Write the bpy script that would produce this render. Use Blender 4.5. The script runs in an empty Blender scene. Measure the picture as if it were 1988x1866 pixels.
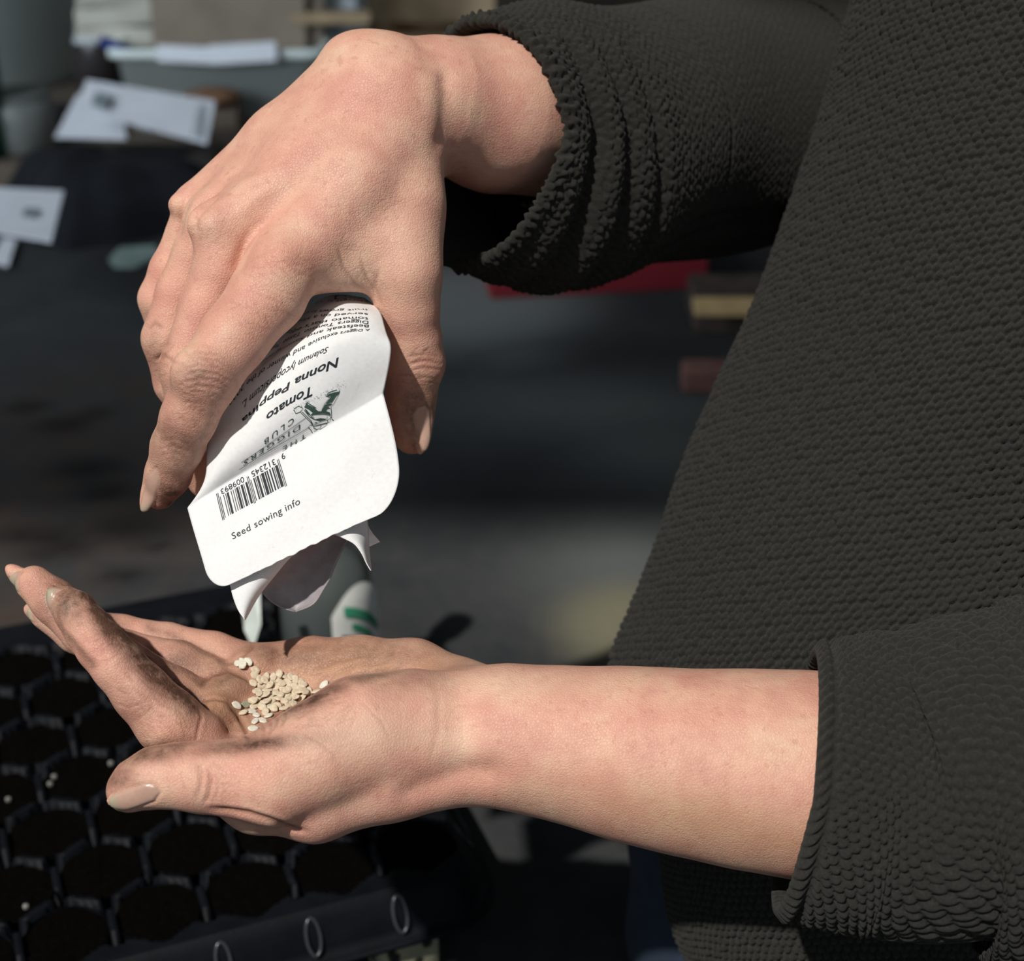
import bpy, bmesh, math, random
import numpy as np
from mathutils import Vector, Matrix, noise
from mathutils.bvhtree import BVHTree

# ---------------------------------------------------------------- camera, sky, sun, exposure
PITCH = math.radians(28.0)          # the camera looks down by this much
CAM_H = 0.52                        # camera height above the floor
FPX = 3000.0                        # focal length in pixels of the 1988 wide frame
scene = bpy.context.scene
cam_data = bpy.data.cameras.new('camera')
cam_data.sensor_width = 36.0
cam_data.sensor_fit = 'HORIZONTAL'
cam_data.lens = 36.0 * FPX / 1988.0
cam_data.clip_start = 0.02
cam_data.dof.use_dof = True
cam_data.dof.focus_distance = 0.490
cam_data.dof.aperture_fstop = 10.0
cam = bpy.data.objects.new('camera', cam_data)
scene.collection.objects.link(cam)
cam.location = (0, 0, CAM_H)
cam.rotation_euler = (math.pi / 2 - PITCH, 0, 0)
scene.camera = cam
RIGHT = np.array([1.0, 0, 0])
UP = np.array([0, math.sin(PITCH), math.cos(PITCH)])
BACK = np.array([0, -math.cos(PITCH), math.sin(PITCH)])
ROT = np.stack([RIGHT, UP, BACK], axis=1)       # columns

world = bpy.data.worlds.new('sky')
scene.world = world
world.use_nodes = True
wn = world.node_tree.nodes
wn['Background'].inputs[0].default_value = (0.80, 0.90, 1.0, 1)
wn['Background'].inputs[1].default_value = 0.30

sun_data = bpy.data.lights.new('sun', 'SUN')
sun_data.energy = 3.65
sun_data.angle = math.radians(1.3)
sun_data.color = (1.0, 0.965, 0.92)
sun = bpy.data.objects.new('sun', sun_data)
scene.collection.objects.link(sun)
SUN_CAM = np.array([-0.31, 0.47, 0.83])         # towards the sun, along right / up / back
SUN_W = ROT @ SUN_CAM
SUN_W /= np.linalg.norm(SUN_W)
sun.rotation_euler = Vector(SUN_W).to_track_quat('Z', 'Y').to_euler()
sun.location = (-1, -1, 3)

scene.view_settings.view_transform = 'Standard'
scene.view_settings.look = 'None'
scene.view_settings.exposure = 0.0
scene.view_settings.gamma = 1.0
scene.view_settings.use_curve_mapping = False
scene.cycles.max_bounces = 6
scene.cycles.diffuse_bounces = 3
scene.cycles.glossy_bounces = 3
scene.cycles.transmission_bounces = 6
scene.cycles.caustics_reflective = False
scene.cycles.caustics_refractive = False

COL = scene.collection
random.seed(4)
rng = np.random.default_rng(4)

# ---------------------------------------------------------------- measuring helpers
def cs(px, py, D):
    """camera frame in millimetres: sighted direction px, py of the photograph at axial distance D mm"""
    return np.array([(px - 994.0) * D / FPX, -(py - 933.0) * D / FPX, -D], dtype=float)

def to_world(P):
    """camera frame mm (N,3) -> world metres"""
    P = np.asarray(P, dtype=float)
    return (P * 0.001) @ ROT.T + np.array([0, 0, CAM_H])

def W(px, py, D):
    return Vector(to_world(cs(px, py, D)))

def to_cam(P):
    return ((np.asarray(P, dtype=float) - np.array([0, 0, CAM_H])) @ ROT) * 1000.0

def on_plane(px, py, z=0.0):
    """the point of the horizontal plane at height z that is sighted at px, py"""
    d = ROT @ np.array([(px - 994.0) / FPX, -(py - 933.0) / FPX, -1.0])
    t = (z - CAM_H) / d[2]
    return Vector((d * t + np.array([0, 0, CAM_H])).tolist())

# ---------------------------------------------------------------- object helpers
def mesh_obj(name, verts, faces, mat=None, parent=None, smooth=True):
    me = bpy.data.meshes.new(name)
    verts = np.asarray(verts, dtype=np.float64)
    if isinstance(faces, np.ndarray):
        k = faces.shape[1]
        me.vertices.add(len(verts)); me.vertices.foreach_set('co', verts.ravel())
        me.loops.add(faces.size); me.loops.foreach_set('vertex_index', faces.ravel().astype(np.int32))
        me.polygons.add(len(faces))
        me.polygons.foreach_set('loop_start', np.arange(0, faces.size, k, dtype=np.int32))
        me.update(calc_edges=True)
        me.validate()
    else:
        me.from_pydata([tuple(v) for v in verts], [], [tuple(f) for f in faces])
        me.update()
    if smooth:
        me.polygons.foreach_set('use_smooth', np.ones(len(me.polygons), dtype=bool))
    ob = bpy.data.objects.new(name, me)
    COL.objects.link(ob)
    if mat: me.materials.append(mat)
    if parent: ob.parent = parent
    return ob

def tag(o, label=None, cat=None, group=None, kind=None):
    if label: o['label'] = label
    if cat: o['category'] = cat
    if group: o['group'] = group
    if kind: o['kind'] = kind
    return o

def empty(name, loc):
    o = bpy.data.objects.new(name, None)
    COL.objects.link(o); o.location = loc
    o.empty_display_size = 0.01
    return o

def adopt(ch, par):
    """parent keeping world placement (parents here are never rotated)"""
    ch.parent = par
    bpy.context.view_layer.update()
    ch.matrix_parent_inverse = par.matrix_world.inverted()
    return ch

def attr(ob, name, vals):
    a = ob.data.attributes.new(name, 'FLOAT', 'POINT')
    a.data.foreach_set('value', np.asarray(vals, dtype=np.float32))

# ---------------------------------------------------------------- material helpers
class NT:
    def __init__(s, name):
        s.m = bpy.data.materials.new(name); s.m.use_nodes = True
        s.t = s.m.node_tree; s.b = s.t.nodes['Principled BSDF']
    def n(s, typ, **kw):
        nd = s.t.nodes.new(typ)
        for k, v in kw.items(): setattr(nd, k, v)
        return nd
    def l(s, a, b): s.t.links.new(a, b)
    def coord(s): return s.n('ShaderNodeTexCoord').outputs['Object']
    def geo(s): return s.n('ShaderNodeNewGeometry').outputs['Position']
    def noise(s, scale, detail=3, rough=0.5, vec=None, dist=0.0):
        nd = s.n('ShaderNodeTexNoise'); nd.inputs['Scale'].default_value = scale
        nd.inputs['Detail'].default_value = detail; nd.inputs['Roughness'].default_value = rough
        nd.inputs['Distortion'].default_value = dist
        s.l(vec if vec is not None else s.geo(), nd.inputs['Vector'])
        return nd.outputs['Fac']
    def ramp(s, fac, stops):
        nd = s.n('ShaderNodeValToRGB'); cr = nd.color_ramp
        while len(cr.elements) < len(stops): cr.elements.new(0.5)
        for e, (p, c) in zip(cr.elements, stops):
            e.position = p; e.color = (*c, 1) if len(c) == 3 else c
        s.l(fac, nd.inputs[0]); return nd.outputs['Color']
    def mix(s, fac, a, b, mode='MIX'):
        nd = s.n('ShaderNodeMix', data_type='RGBA', blend_type=mode)
        for sock, v in ((nd.inputs[0], fac), (nd.inputs[6], a), (nd.inputs[7], b)):
            if isinstance(v, (int, float)): sock.default_value = v
            elif isinstance(v, tuple): sock.default_value = (*v, 1) if len(v) == 3 else v
            else: s.l(v, sock)
        return nd.outputs[2]
    def math(s, op, a, b=0.0, clamp=False):
        nd = s.n('ShaderNodeMath', operation=op, use_clamp=clamp)
        for sock, v in ((nd.inputs[0], a), (nd.inputs[1], b)):
            if isinstance(v, (int, float)): sock.default_value = v
            else: s.l(v, sock)
        return nd.outputs[0]
    def attr(s, name):
        nd = s.n('ShaderNodeAttribute', attribute_name=name); return nd.outputs['Fac']
    def bump(s, h, strength=0.5, dist=0.001, normal=None):
        nd = s.n('ShaderNodeBump'); nd.inputs['Strength'].default_value = strength
        nd.inputs['Distance'].default_value = dist; s.l(h, nd.inputs['Height'])
        if normal is not None: s.l(normal, nd.inputs['Normal'])
        return nd.outputs['Normal']
    def set(s, **kw):
        for k, v in kw.items():
            sock = s.b.inputs[k.replace('_', ' ')]
            if hasattr(v, 'is_output'): s.l(v, sock)
            elif isinstance(v, tuple) and len(v) == 3 and sock.type == 'RGBA': sock.default_value = (*v, 1)
            else: sock.default_value = v
        return s.m

def plain(name, col, rough=0.6, noise_amt=0.15, scale=60.0, bump=0.0, **kw):
    t = NT(name)
    f = t.noise(scale, 4)
    c2 = tuple(c * (1 - noise_amt) for c in col); c1 = tuple(min(1, c * (1 + noise_amt)) for c in col)
    t.set(Base_Color=t.ramp(f, [(0.3, c2), (0.7, c1)]), Roughness=rough, Specular_IOR_Level=0.5 if rough < .5 else 0.2, **kw)
    if bump: t.set(Normal=t.bump(t.noise(scale * 4, 3), bump, 0.001))
    return t.m
# ---------------------------------------------------------------- distance-field body modelling
class Field:
    def __init__(s, lo, hi, h):
        s.h = h; s.lo = np.array(lo, float)
        s.n = np.ceil((np.array(hi) - s.lo) / h).astype(int) + 1
        s.ax = [s.lo[i] + h * np.arange(s.n[i]) for i in range(3)]
    def blank(s): return np.full(s.n, 60.0, dtype=np.float32)
    def box(s, lo, hi, m=12.0):
        sl = []
        for i in range(3):
            a = max(0, int((lo[i] - m - s.lo[i]) / s.h)); b = min(s.n[i], int((hi[i] + m - s.lo[i]) / s.h) + 2)
            if b <= a: return None
            sl.append(slice(a, b))
        return tuple(sl)
    def cone(s, A, ra, B, rb, flat=None, m=12.0):
        A = np.asarray(A); B = np.asarray(B); r = max(ra, rb)
        sl = s.box(np.minimum(A, B) - r, np.maximum(A, B) + r, m)
        if sl is None: return None, None
        X = (s.ax[0][sl[0]] - A[0]).astype(np.float32)[:, None, None]
        Y = (s.ax[1][sl[1]] - A[1]).astype(np.float32)[None, :, None]
        Z = (s.ax[2][sl[2]] - A[2]).astype(np.float32)[None, None, :]
        d = (B - A).astype(np.float32); L2 = float(d @ d) + 1e-6
        t = np.clip((X * d[0] + Y * d[1] + Z * d[2]) / L2, 0, 1)
        vx = X - t * d[0]; vy = Y - t * d[1]; vz = Z - t * d[2]
        if flat is not None:
            n, k = flat; n = np.asarray(n, float); n = n / np.linalg.norm(n)
            w = (vx * n[0] + vy * n[1] + vz * n[2]) * (1.0 / k - 1.0)
            vx = vx + w * n[0]; vy = vy + w * n[1]; vz = vz + w * n[2]
        return sl, (np.sqrt(vx * vx + vy * vy + vz * vz) - (ra + t * (rb - ra))).astype(np.float32)
    def ell(s, C, ax3, rad, m=12.0):
        """ellipsoid: centre, 3 unit axes (rows), 3 radii"""
        C = np.asarray(C, float); R = max(rad)
        sl = s.box(C - R, C + R, m)
        if sl is None: return None, None
        X = (s.ax[0][sl[0]] - C[0]).astype(np.float32)[:, None, None]
        Y = (s.ax[1][sl[1]] - C[1]).astype(np.float32)[None, :, None]
        Z = (s.ax[2][sl[2]] - C[2]).astype(np.float32)[None, None, :]
        q = 0; g = 0
        for a, r in zip(ax3, rad):
            c = (X * a[0] + Y * a[1] + Z * a[2]) / r
            q = q + c * c; g = g + (c / r) ** 2
        k0 = np.sqrt(q); k1 = np.sqrt(g) + 1e-5
        return sl, (k0 * (k0 - 1) / k1).astype(np.float32)

def smin(a, b, k):
    if k <= 0: return np.minimum(a, b)
    h = np.maximum(k - np.abs(a - b), 0) / k
    return np.minimum(a, b) - h * h * h * k / 6.0

def put(F, prim, k):
    sl, d = prim
    if sl is not None: F[sl] = smin(F[sl], d, k)

def cut(F, prim, k):
    sl, d = prim
    if sl is not None: F[sl] = -smin(-F[sl], d, k)

def chain(fld, F, pts, k=2.5, kin=None, flat=None):
    """pts: (px, py, D, r) ...; consecutive tapered cones"""
    G = fld.blank()
    for p, q in zip(pts[:-1], pts[1:]):
        put(G, fld.cone(cs(*p[:3]), p[3], cs(*q[:3]), q[3], flat), kin if kin is not None else 3.0)
    F[...] = smin(F, G, k)
    return F

def surface_nets(F, lo, h):
    s = F < 0
    nx, ny, nz = F.shape
    c = np.zeros((nx - 1, ny - 1, nz - 1), dtype=np.uint8)
    for i in (0, 1):
        for j in (0, 1):
            for k in (0, 1):
                c += s[i:nx - 1 + i, j:ny - 1 + j, k:nz - 1 + k]
    act = (c > 0) & (c < 8)
    idx = np.argwhere(act)
    num = np.full(act.shape, -1, dtype=np.int32); num[act] = np.arange(len(idx))
    acc = np.zeros((len(idx), 3)); cnt = np.zeros(len(idx))
    corners = [(i, j, k) for i in (0, 1) for j in (0, 1) for k in (0, 1)]
    for a in corners:
        for ax in range(3):
            if a[ax] == 1: continue
            b = list(a); b[ax] = 1
            fa = F[idx[:, 0] + a[0], idx[:, 1] + a[1], idx[:, 2] + a[2]].astype(float)
            fb = F[idx[:, 0] + b[0], idx[:, 1] + b[1], idx[:, 2] + b[2]].astype(float)
            m = (fa < 0) != (fb < 0)
            t = np.zeros(len(idx)); t[m] = fa[m] / (fa[m] - fb[m])
            p = np.tile(np.array(a, float), (len(idx), 1)); p[:, ax] += t
            acc[m] += p[m]; cnt[m] += 1
    V = (idx + acc / cnt[:, None]) * h + np.asarray(lo)
    quads = []
    for ax in range(3):
        u, v = (ax + 1) % 3, (ax + 2) % 3
        sl0 = [slice(None)] * 3; sl1 = [slice(None)] * 3
        sl0[ax] = slice(0, F.shape[ax] - 1); sl1[ax] = slice(1, F.shape[ax])
        ch = s[tuple(sl0)] != s[tuple(sl1)]
        e = np.argwhere(ch)
        e = e[(e[:, u] > 0) & (e[:, v] > 0) & (e[:, u] < F.shape[u] - 1) & (e[:, v] < F.shape[v] - 1)]
        inside = s[e[:, 0], e[:, 1], e[:, 2]]
        def at(du, dv):
            q = e.copy(); q[:, u] -= du; q[:, v] -= dv
            return num[q[:, 0], q[:, 1], q[:, 2]]
        q = np.stack([at(1, 1), at(0, 1), at(0, 0), at(1, 0)], axis=1)
        q[~inside] = q[~inside][:, ::-1]
        quads.append(q)
    Q = np.concatenate(quads)
    Q = Q[(Q >= 0).all(axis=1)]
    return V, Q

def vert_normals(V, Q):
    n = np.cross(V[Q[:, 2]] - V[Q[:, 0]], V[Q[:, 3]] - V[Q[:, 1]])
    N = np.zeros_like(V)
    for k in range(4):
        for c in range(3): N[:, c] += np.bincount(Q[:, k], weights=n[:, c], minlength=len(V))
    return N / (np.linalg.norm(N, axis=1, keepdims=True) + 1e-12)

def smooth(V, Q, it=2, w=0.5):
    E = np.concatenate([Q[:, [0, 1]], Q[:, [1, 2]], Q[:, [2, 3]], Q[:, [3, 0]]])
    E = np.concatenate([E, E[:, ::-1]])
    cnt = np.bincount(E[:, 0], minlength=len(V))[:, None]
    for _ in range(it):
        A = np.stack([np.bincount(E[:, 0], weights=V[E[:, 1], c], minlength=len(V)) for c in range(3)], axis=1)
        V = V * (1 - w) + w * A / np.maximum(cnt, 1)
    return V

def seg_dist(P, pts):
    """distance in the sighted plane from P (N,2) to the polyline, with the position along it 0..1"""
    best = np.full(len(P), 1e9); pos = np.zeros(len(P))
    pts = np.asarray(pts, float); n = len(pts) - 1
    for i in range(n):
        a, b = pts[i], pts[i + 1]; d = b - a
        t = np.clip(((P - a) @ d) / (d @ d + 1e-9), 0, 1)
        q = np.hypot(*(P - a - t[:, None] * d).T)
        m = q < best; best[m] = q[m]; pos[m] = (i + t[m]) / n
    return best, pos

def in_poly(P, poly):
    """signed distance (negative inside) to a closed polygon"""
    poly = np.asarray(poly, float)
    d, _ = seg_dist(P, np.vstack([poly, poly[:1]]))
    x, y = P[:, 0], P[:, 1]; ins = np.zeros(len(P), bool); j = len(poly) - 1
    for i in range(len(poly)):
        xi, yi = poly[i]; xj, yj = poly[j]
        c = ((yi > y) != (yj > y)) & (x < (xj - xi) * (y - yi) / (yj - yi + 1e-12) + xi)
        ins ^= c; j = i
    return np.where(ins, -d, d)

class Sculpt:
    """grooves, ridges and colour patches worked into a finished surface (camera frame, mm)"""
    def __init__(s, V, Q):
        s.V = V; s.Q = Q; s.refresh(); s.ch = {}
    def refresh(s):
        s.N = vert_normals(s.V, s.Q)
        D = -s.V[:, 2]
        s.P = np.stack([994 + FPX * s.V[:, 0] / D, 933 - FPX * s.V[:, 1] / D], axis=1); s.D = D
        view = s.V / np.linalg.norm(s.V, axis=1, keepdims=True)
        s.facing = np.clip(-(s.N * view).sum(1) * 4.0, 0, 1)
    def sel(s, D):
        w = s.facing.copy()
        if D is not None: w *= (s.D > D[0]) & (s.D < D[1])
        return w
    def groove(s, pts, width, depth, D=None, taper=True, lip=0.2):
        d, t = seg_dist(s.P, pts)
        prof = np.exp(-(d / width) ** 2) - lip * np.exp(-((d - 2.1 * width) / (width * 1.1)) ** 2)
        if taper: prof = prof * np.clip(np.minimum(t, 1 - t) * 5 + 0.1, 0, 1)
        w = s.sel(D)
        s.V = s.V - s.N * (prof * depth * w)[:, None]
        if width <= 6:
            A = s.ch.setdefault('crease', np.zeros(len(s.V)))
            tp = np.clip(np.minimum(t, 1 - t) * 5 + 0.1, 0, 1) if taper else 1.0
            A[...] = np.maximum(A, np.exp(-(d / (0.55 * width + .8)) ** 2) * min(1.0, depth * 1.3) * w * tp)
    def cracks(s, c, rx, ry, n, depth, length, seed, D=None, ang=0.0, spread=1.2, col=.5):
        """many short fine skin lines scattered over a patch"""
        r = random.Random(seed)
        for _ in range(n):
            a = r.random() * 6.283; q = math.sqrt(r.random()); x = c[0] + rx * q * math.cos(a); y = c[1] + ry * q * math.sin(a)
            th = ang + r.gauss(0, spread); L = length * (.5 + r.random()); dx, dy = math.cos(th) * L / 2, math.sin(th) * L / 2; b = r.gauss(0, L * .12)
            m = (np.abs(s.P[:, 0] - x) < L) & (np.abs(s.P[:, 1] - y) < L)
            if not m.any(): continue
            pts = [(x - dx, y - dy), (x - dy * b / L, y + dx * b / L), (x + dx, y + dy)]
            d, t = seg_dist(s.P[m], pts); w = s.sel(D)[m] * np.clip(np.minimum(t, 1 - t) * 5, 0, 1)
            g = np.exp(-(d / 1.9) ** 2) * w
            s.V[m] -= s.N[m] * (g * depth)[:, None]
            A = s.ch.setdefault('crease', np.zeros(len(s.V))); A[m] = np.maximum(A[m], g * col)
    def lump(s, c, rx, ry, h, D=None, rot=0.0):
        q = s.P - np.asarray(c, float); a = math.radians(rot)
        x = q[:, 0] * math.cos(a) + q[:, 1] * math.sin(a); y = -q[:, 0] * math.sin(a) + q[:, 1] * math.cos(a)
        s.V = s.V + s.N * (np.exp(-(x / rx) ** 2 - (y / ry) ** 2) * h * s.sel(D))[:, None]
    def paint(s, ch, c, rx, ry, v=1.0, D=None, rot=0.0):
        q = s.P - np.asarray(c, float); a = math.radians(rot)
        x = q[:, 0] * math.cos(a) + q[:, 1] * math.sin(a); y = -q[:, 0] * math.sin(a) + q[:, 1] * math.cos(a)
        A = s.ch.setdefault(ch, np.zeros(len(s.V)))
        w = s.sel(D) if D is not None else s.facing
        A[...] = np.clip(np.maximum(A, np.exp(-(x / rx) ** 2 - (y / ry) ** 2) * v * w), 0, 1)
    def line(s, ch, pts, width, v=1.0, D=None):
        d, t = seg_dist(s.P, pts)
        A = s.ch.setdefault(ch, np.zeros(len(s.V)))
        A[...] = np.maximum(A, np.exp(-(d / width) ** 2) * v * s.sel(D))
    def nail(s, poly, D, rim=0.35, raise_=0.25, tip=None, tipw=14):
        d = in_poly(s.P, poly); w = s.sel(D) > 0
        m = np.clip(0.5 - d / 2.5, 0, 1) * w
        A = s.ch.setdefault('nail', np.zeros(len(s.V))); A[...] = np.maximum(A, m)
        if tip is not None:
            dt, _ = seg_dist(s.P, tip)
            B = s.ch.setdefault('nailtip', np.zeros(len(s.V)))
            B[...] = np.maximum(B, np.clip(1.2 - dt / tipw, 0, 1) * m)
        s.V = s.V + s.N * ((m * raise_ - np.exp(-(d / 3.0) ** 2) * rim) * w * s.facing)[:, None]
# ---------------------------------------------------------------- the upper hand, knuckles up, holding the packet
HGRID = 0.5
def upper_hand(h):
    lo = np.minimum(cs(200, 1030, 560), cs(200, 1030, 450)); lo[2] = -640
    hi = np.array([cs(1330, 0, 640)[0], cs(0, -20, 520)[1] + 8, -455])
    lo[0] = cs(225, 0, 540)[0]; lo[1] = cs(0, 1030, 545)[1]
    f = Field(lo, hi, h); F = f.blank()
    # forearm and wrist
    chain(f, F, [(1330, 250, 612, 31), (1150, 238, 588, 29.5), (960, 222, 553, 27), (850, 200, 535, 22), (760, 172, 524, 17.5)], 0, 4)
    # carpus and back of the hand
    for P in ([(712, 168, 523, 17.0), (551, 284, 523, 12.6), (386, 402, 528, 8.0)],
              [(720, 190, 521, 17), (590, 300, 516, 13), (412, 425, 516, 8.6)],
              [(750, 200, 519, 17), (620, 320, 510, 14), (440, 446, 503, 9.9)],
              [(785, 215, 519, 15.5), (690, 360, 507, 14), (556, 512, 496, 11.2)],
              [(785, 230, 522, 13), (786, 400, 514, 12), (786, 530, 511, 11.2)]):
        chain(f, F, P, 9, 8)
    put(F, f.cone(cs(690, 330, 516), 15, cs(740, 470, 513), 11), 12)
    put(F, f.cone(cs(640, 480, 504), 10.5, cs(775, 470, 512), 10.5), 10)
    put(F, f.cone(cs(610, 512, 502), 8.8, cs(776, 505, 513), 9.0), 8)
    put(F, f.cone(cs(600, 380, 526), 15, cs(500, 440, 526), 12), 14)      # palm side
    put(F, f.cone(cs(770, 330, 532), 15, cs(780, 450, 526), 12), 12)
    put(F, f.ell(cs(690, 118, 524), np.eye(3), (10, 7.5, 12)), 8)
    # fingers
    base = F.copy()
    idx = [(548, 512, 496, 11.3), (520, 572, 490, 11.9), (455, 655, 484, 10.6), (399, 735, 481, 9.9), (366, 812, 486, 8.5),
           (344, 868, 492, 8.0), (326, 922, 498, 7.0), (309, 955, 502, 5.7)]
    mid = [(437, 448, 503, 9.8), (434, 520, 504, 9.6), (402, 600, 505, 9.0), (368, 716, 507, 9.7), (374, 800, 514, 8.4),
           (392, 880, 521, 7.8), (402, 930, 526, 6.8)]
    rng_ = [(412, 425, 515, 8.6), (388, 490, 519, 8.7), (351, 570, 521, 8.2), (328, 658, 523, 8.9), (345, 742, 530, 7.9),
            (395, 830, 536, 7.2), (430, 880, 540, 6.2)]
    pin = [(388, 402, 528, 8.0), (366, 455, 531, 7.4), (331, 525, 533, 7.0), (311, 581, 535, 7.3), (325, 650, 541, 6.6),
           (375, 735, 547, 6.0), (405, 780, 550, 5.2)]
    thb = [(786, 530, 511, 11.0), (792, 600, 515, 10.0), (801, 660, 520, 9.4), (804, 706, 524, 9.7), (798, 770, 528, 8.3),
           (797, 812, 530, 7.4), (800, 846, 532, 6.4)]
    for pts, kb, kin in ((pin, 6, 3), (rng_, 6, 3), (mid, 6, 3), (idx, 8, 4), (thb, 9, 4)):
        G = base.copy(); chain(f, G, pts, kb, kin)
        F = smin(F, G, 1.0)
    # knuckles
    for P, r, k in (((408, 436, 500), (7, 6, 6), 5), ((545, 500, 490), (9, 7, 6), 6), ((390, 722, 475), (9, 8, 6), 5),
                    ((356, 398, 524), (5, 4, 5), 3), ((820, 706, 522), (7, 7, 7), 4)):
        put(F, f.ell(cs(*P), np.eye(3), r), k)
    # nails that reach past the finger end
    ax = np.array([[-.15, -.98, -.05], [.98, -.15, -.1], [.1, 0, 1]]); ax /= np.linalg.norm(ax, axis=1)[:, None]
    put(F, f.ell(cs(821, 838, 526), ax, (8, 3.2, 2.0)), 2.0)
    ax = np.array([[-.33, -.92, -.1], [.8, -.3, .5], [-.5, .1, .85]]); ax /= np.linalg.norm(ax, axis=1)[:, None]
    put(F, f.ell(cs(290, 952, 498), ax, (7.5, 3.0, 1.8)), 1.5)
    V, Q = surface_nets(F, f.lo, h)
    V = smooth(V, Q, 3 if h < 0.7 else 2)
    s = Sculpt(V, Q)
    # tendons and valleys on the back of the hand
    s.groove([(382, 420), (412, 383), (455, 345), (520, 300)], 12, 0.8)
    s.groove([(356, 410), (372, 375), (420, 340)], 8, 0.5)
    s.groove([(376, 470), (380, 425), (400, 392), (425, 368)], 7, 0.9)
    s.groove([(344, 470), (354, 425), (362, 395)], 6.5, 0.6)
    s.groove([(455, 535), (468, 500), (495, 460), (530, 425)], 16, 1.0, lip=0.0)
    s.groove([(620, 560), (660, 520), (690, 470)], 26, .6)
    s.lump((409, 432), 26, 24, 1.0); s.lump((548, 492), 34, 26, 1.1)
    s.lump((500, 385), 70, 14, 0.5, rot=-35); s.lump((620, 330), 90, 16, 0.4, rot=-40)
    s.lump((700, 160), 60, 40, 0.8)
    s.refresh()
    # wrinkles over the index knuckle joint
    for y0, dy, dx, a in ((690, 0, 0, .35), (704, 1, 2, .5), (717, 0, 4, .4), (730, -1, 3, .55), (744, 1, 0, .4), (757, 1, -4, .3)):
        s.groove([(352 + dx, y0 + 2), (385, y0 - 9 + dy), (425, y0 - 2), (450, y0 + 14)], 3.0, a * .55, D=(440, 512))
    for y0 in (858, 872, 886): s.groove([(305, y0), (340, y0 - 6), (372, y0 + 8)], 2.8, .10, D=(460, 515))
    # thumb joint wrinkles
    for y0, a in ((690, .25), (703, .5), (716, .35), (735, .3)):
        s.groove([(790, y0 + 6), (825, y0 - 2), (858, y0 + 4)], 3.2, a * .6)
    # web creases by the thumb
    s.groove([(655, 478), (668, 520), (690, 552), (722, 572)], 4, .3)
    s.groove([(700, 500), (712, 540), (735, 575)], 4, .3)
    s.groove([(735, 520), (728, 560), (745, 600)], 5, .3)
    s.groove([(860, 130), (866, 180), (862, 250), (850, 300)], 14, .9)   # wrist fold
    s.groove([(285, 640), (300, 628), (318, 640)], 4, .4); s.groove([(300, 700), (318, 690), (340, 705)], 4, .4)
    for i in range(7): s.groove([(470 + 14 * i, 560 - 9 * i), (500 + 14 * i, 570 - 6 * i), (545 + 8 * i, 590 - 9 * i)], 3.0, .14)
    s.nail([(801, 806), (812, 792), (827, 788), (836, 800), (838, 850), (836, 880), (828, 886), (816, 860), (806, 832)], (505, 545),
           tip=[(838, 884), (826, 890), (812, 872)], tipw=12)
    s.nail([(303, 908), (311, 930), (304, 965), (295, 996), (268, 996), (273, 970), (286, 925)], (470, 520),
           tip=[(262, 998), (298, 1000)], tipw=22)
    s.cracks((390, 735), 50, 55, 60, .10, 24, 1, D=(440, 515), ang=.1, spread=.6, col=.32)
    s.cracks((385, 800), 40, 60, 60, .08, 14, 2, D=(440, 515), spread=1.5, col=.32)
    s.cracks((540, 520), 60, 40, 40, .08, 40, 3, ang=.15, spread=.35, col=.18)
    s.cracks((520, 600), 70, 50, 40, .07, 36, 4, ang=.5, spread=.4, col=.22)
    s.cracks((700, 560), 50, 30, 30, .08, 30, 5, ang=1.3, spread=.4, col=.2)
    s.cracks((820, 715), 34, 40, 30, .10, 26, 6, ang=-.1, spread=.4, col=.35)
    s.cracks((310, 690), 26, 50, 26, .08, 22, 7, ang=-.2, spread=.5, col=.35)
    s.cracks((415, 440), 40, 30, 22, .06, 26, 8, spread=1.5, col=.2)
    s.cracks((640, 380), 200, 160, 90, .04, 36, 9, ang=-.5, spread=.5, col=.12)
    # grime and redness of the skin itself
    s.paint('dirt', (390, 735), 55, 38, .55, rot=-20); s.paint('dirt', (340, 860), 60, 80, .55, rot=-60)
    s.paint('dirt', (330, 960), 40, 55, .9); s.paint('dirt', (815, 800), 50, 80, .75); s.paint('dirt', (825, 715), 35, 25, .35)
    s.paint('dirt', (300, 680), 30, 60, .35)
    s.paint('red', (560, 500), 60, 34, .9); s.paint('red', (320, 560), 40, 90, .5); s.paint('red', (720, 215), 60, 50, .55)
    s.paint('red', (560, 300), 60, 30, .5, rot=-30); s.paint('red', (590, 390), 60, 40, .4); s.paint('red', (505, 600), 50, 60, .5)
    s.paint('red', (820, 560), 40, 100, .45); s.paint('red', (830, 700), 30, 25, .6); s.paint('red', (400, 640), 30, 70, .5)
    s.paint('red', (1000, 160), 80, 70, .5); s.paint('red', (340, 960), 30, 30, .5)
    s.paint('pale', (700, 530), 60, 50, .8); s.paint('pale', (790, 480), 60, 130, .4); s.paint('pale', (560, 540), 30, 20, .7); s.paint('pale', (410, 450), 22, 22, .6)
    return s

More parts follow.
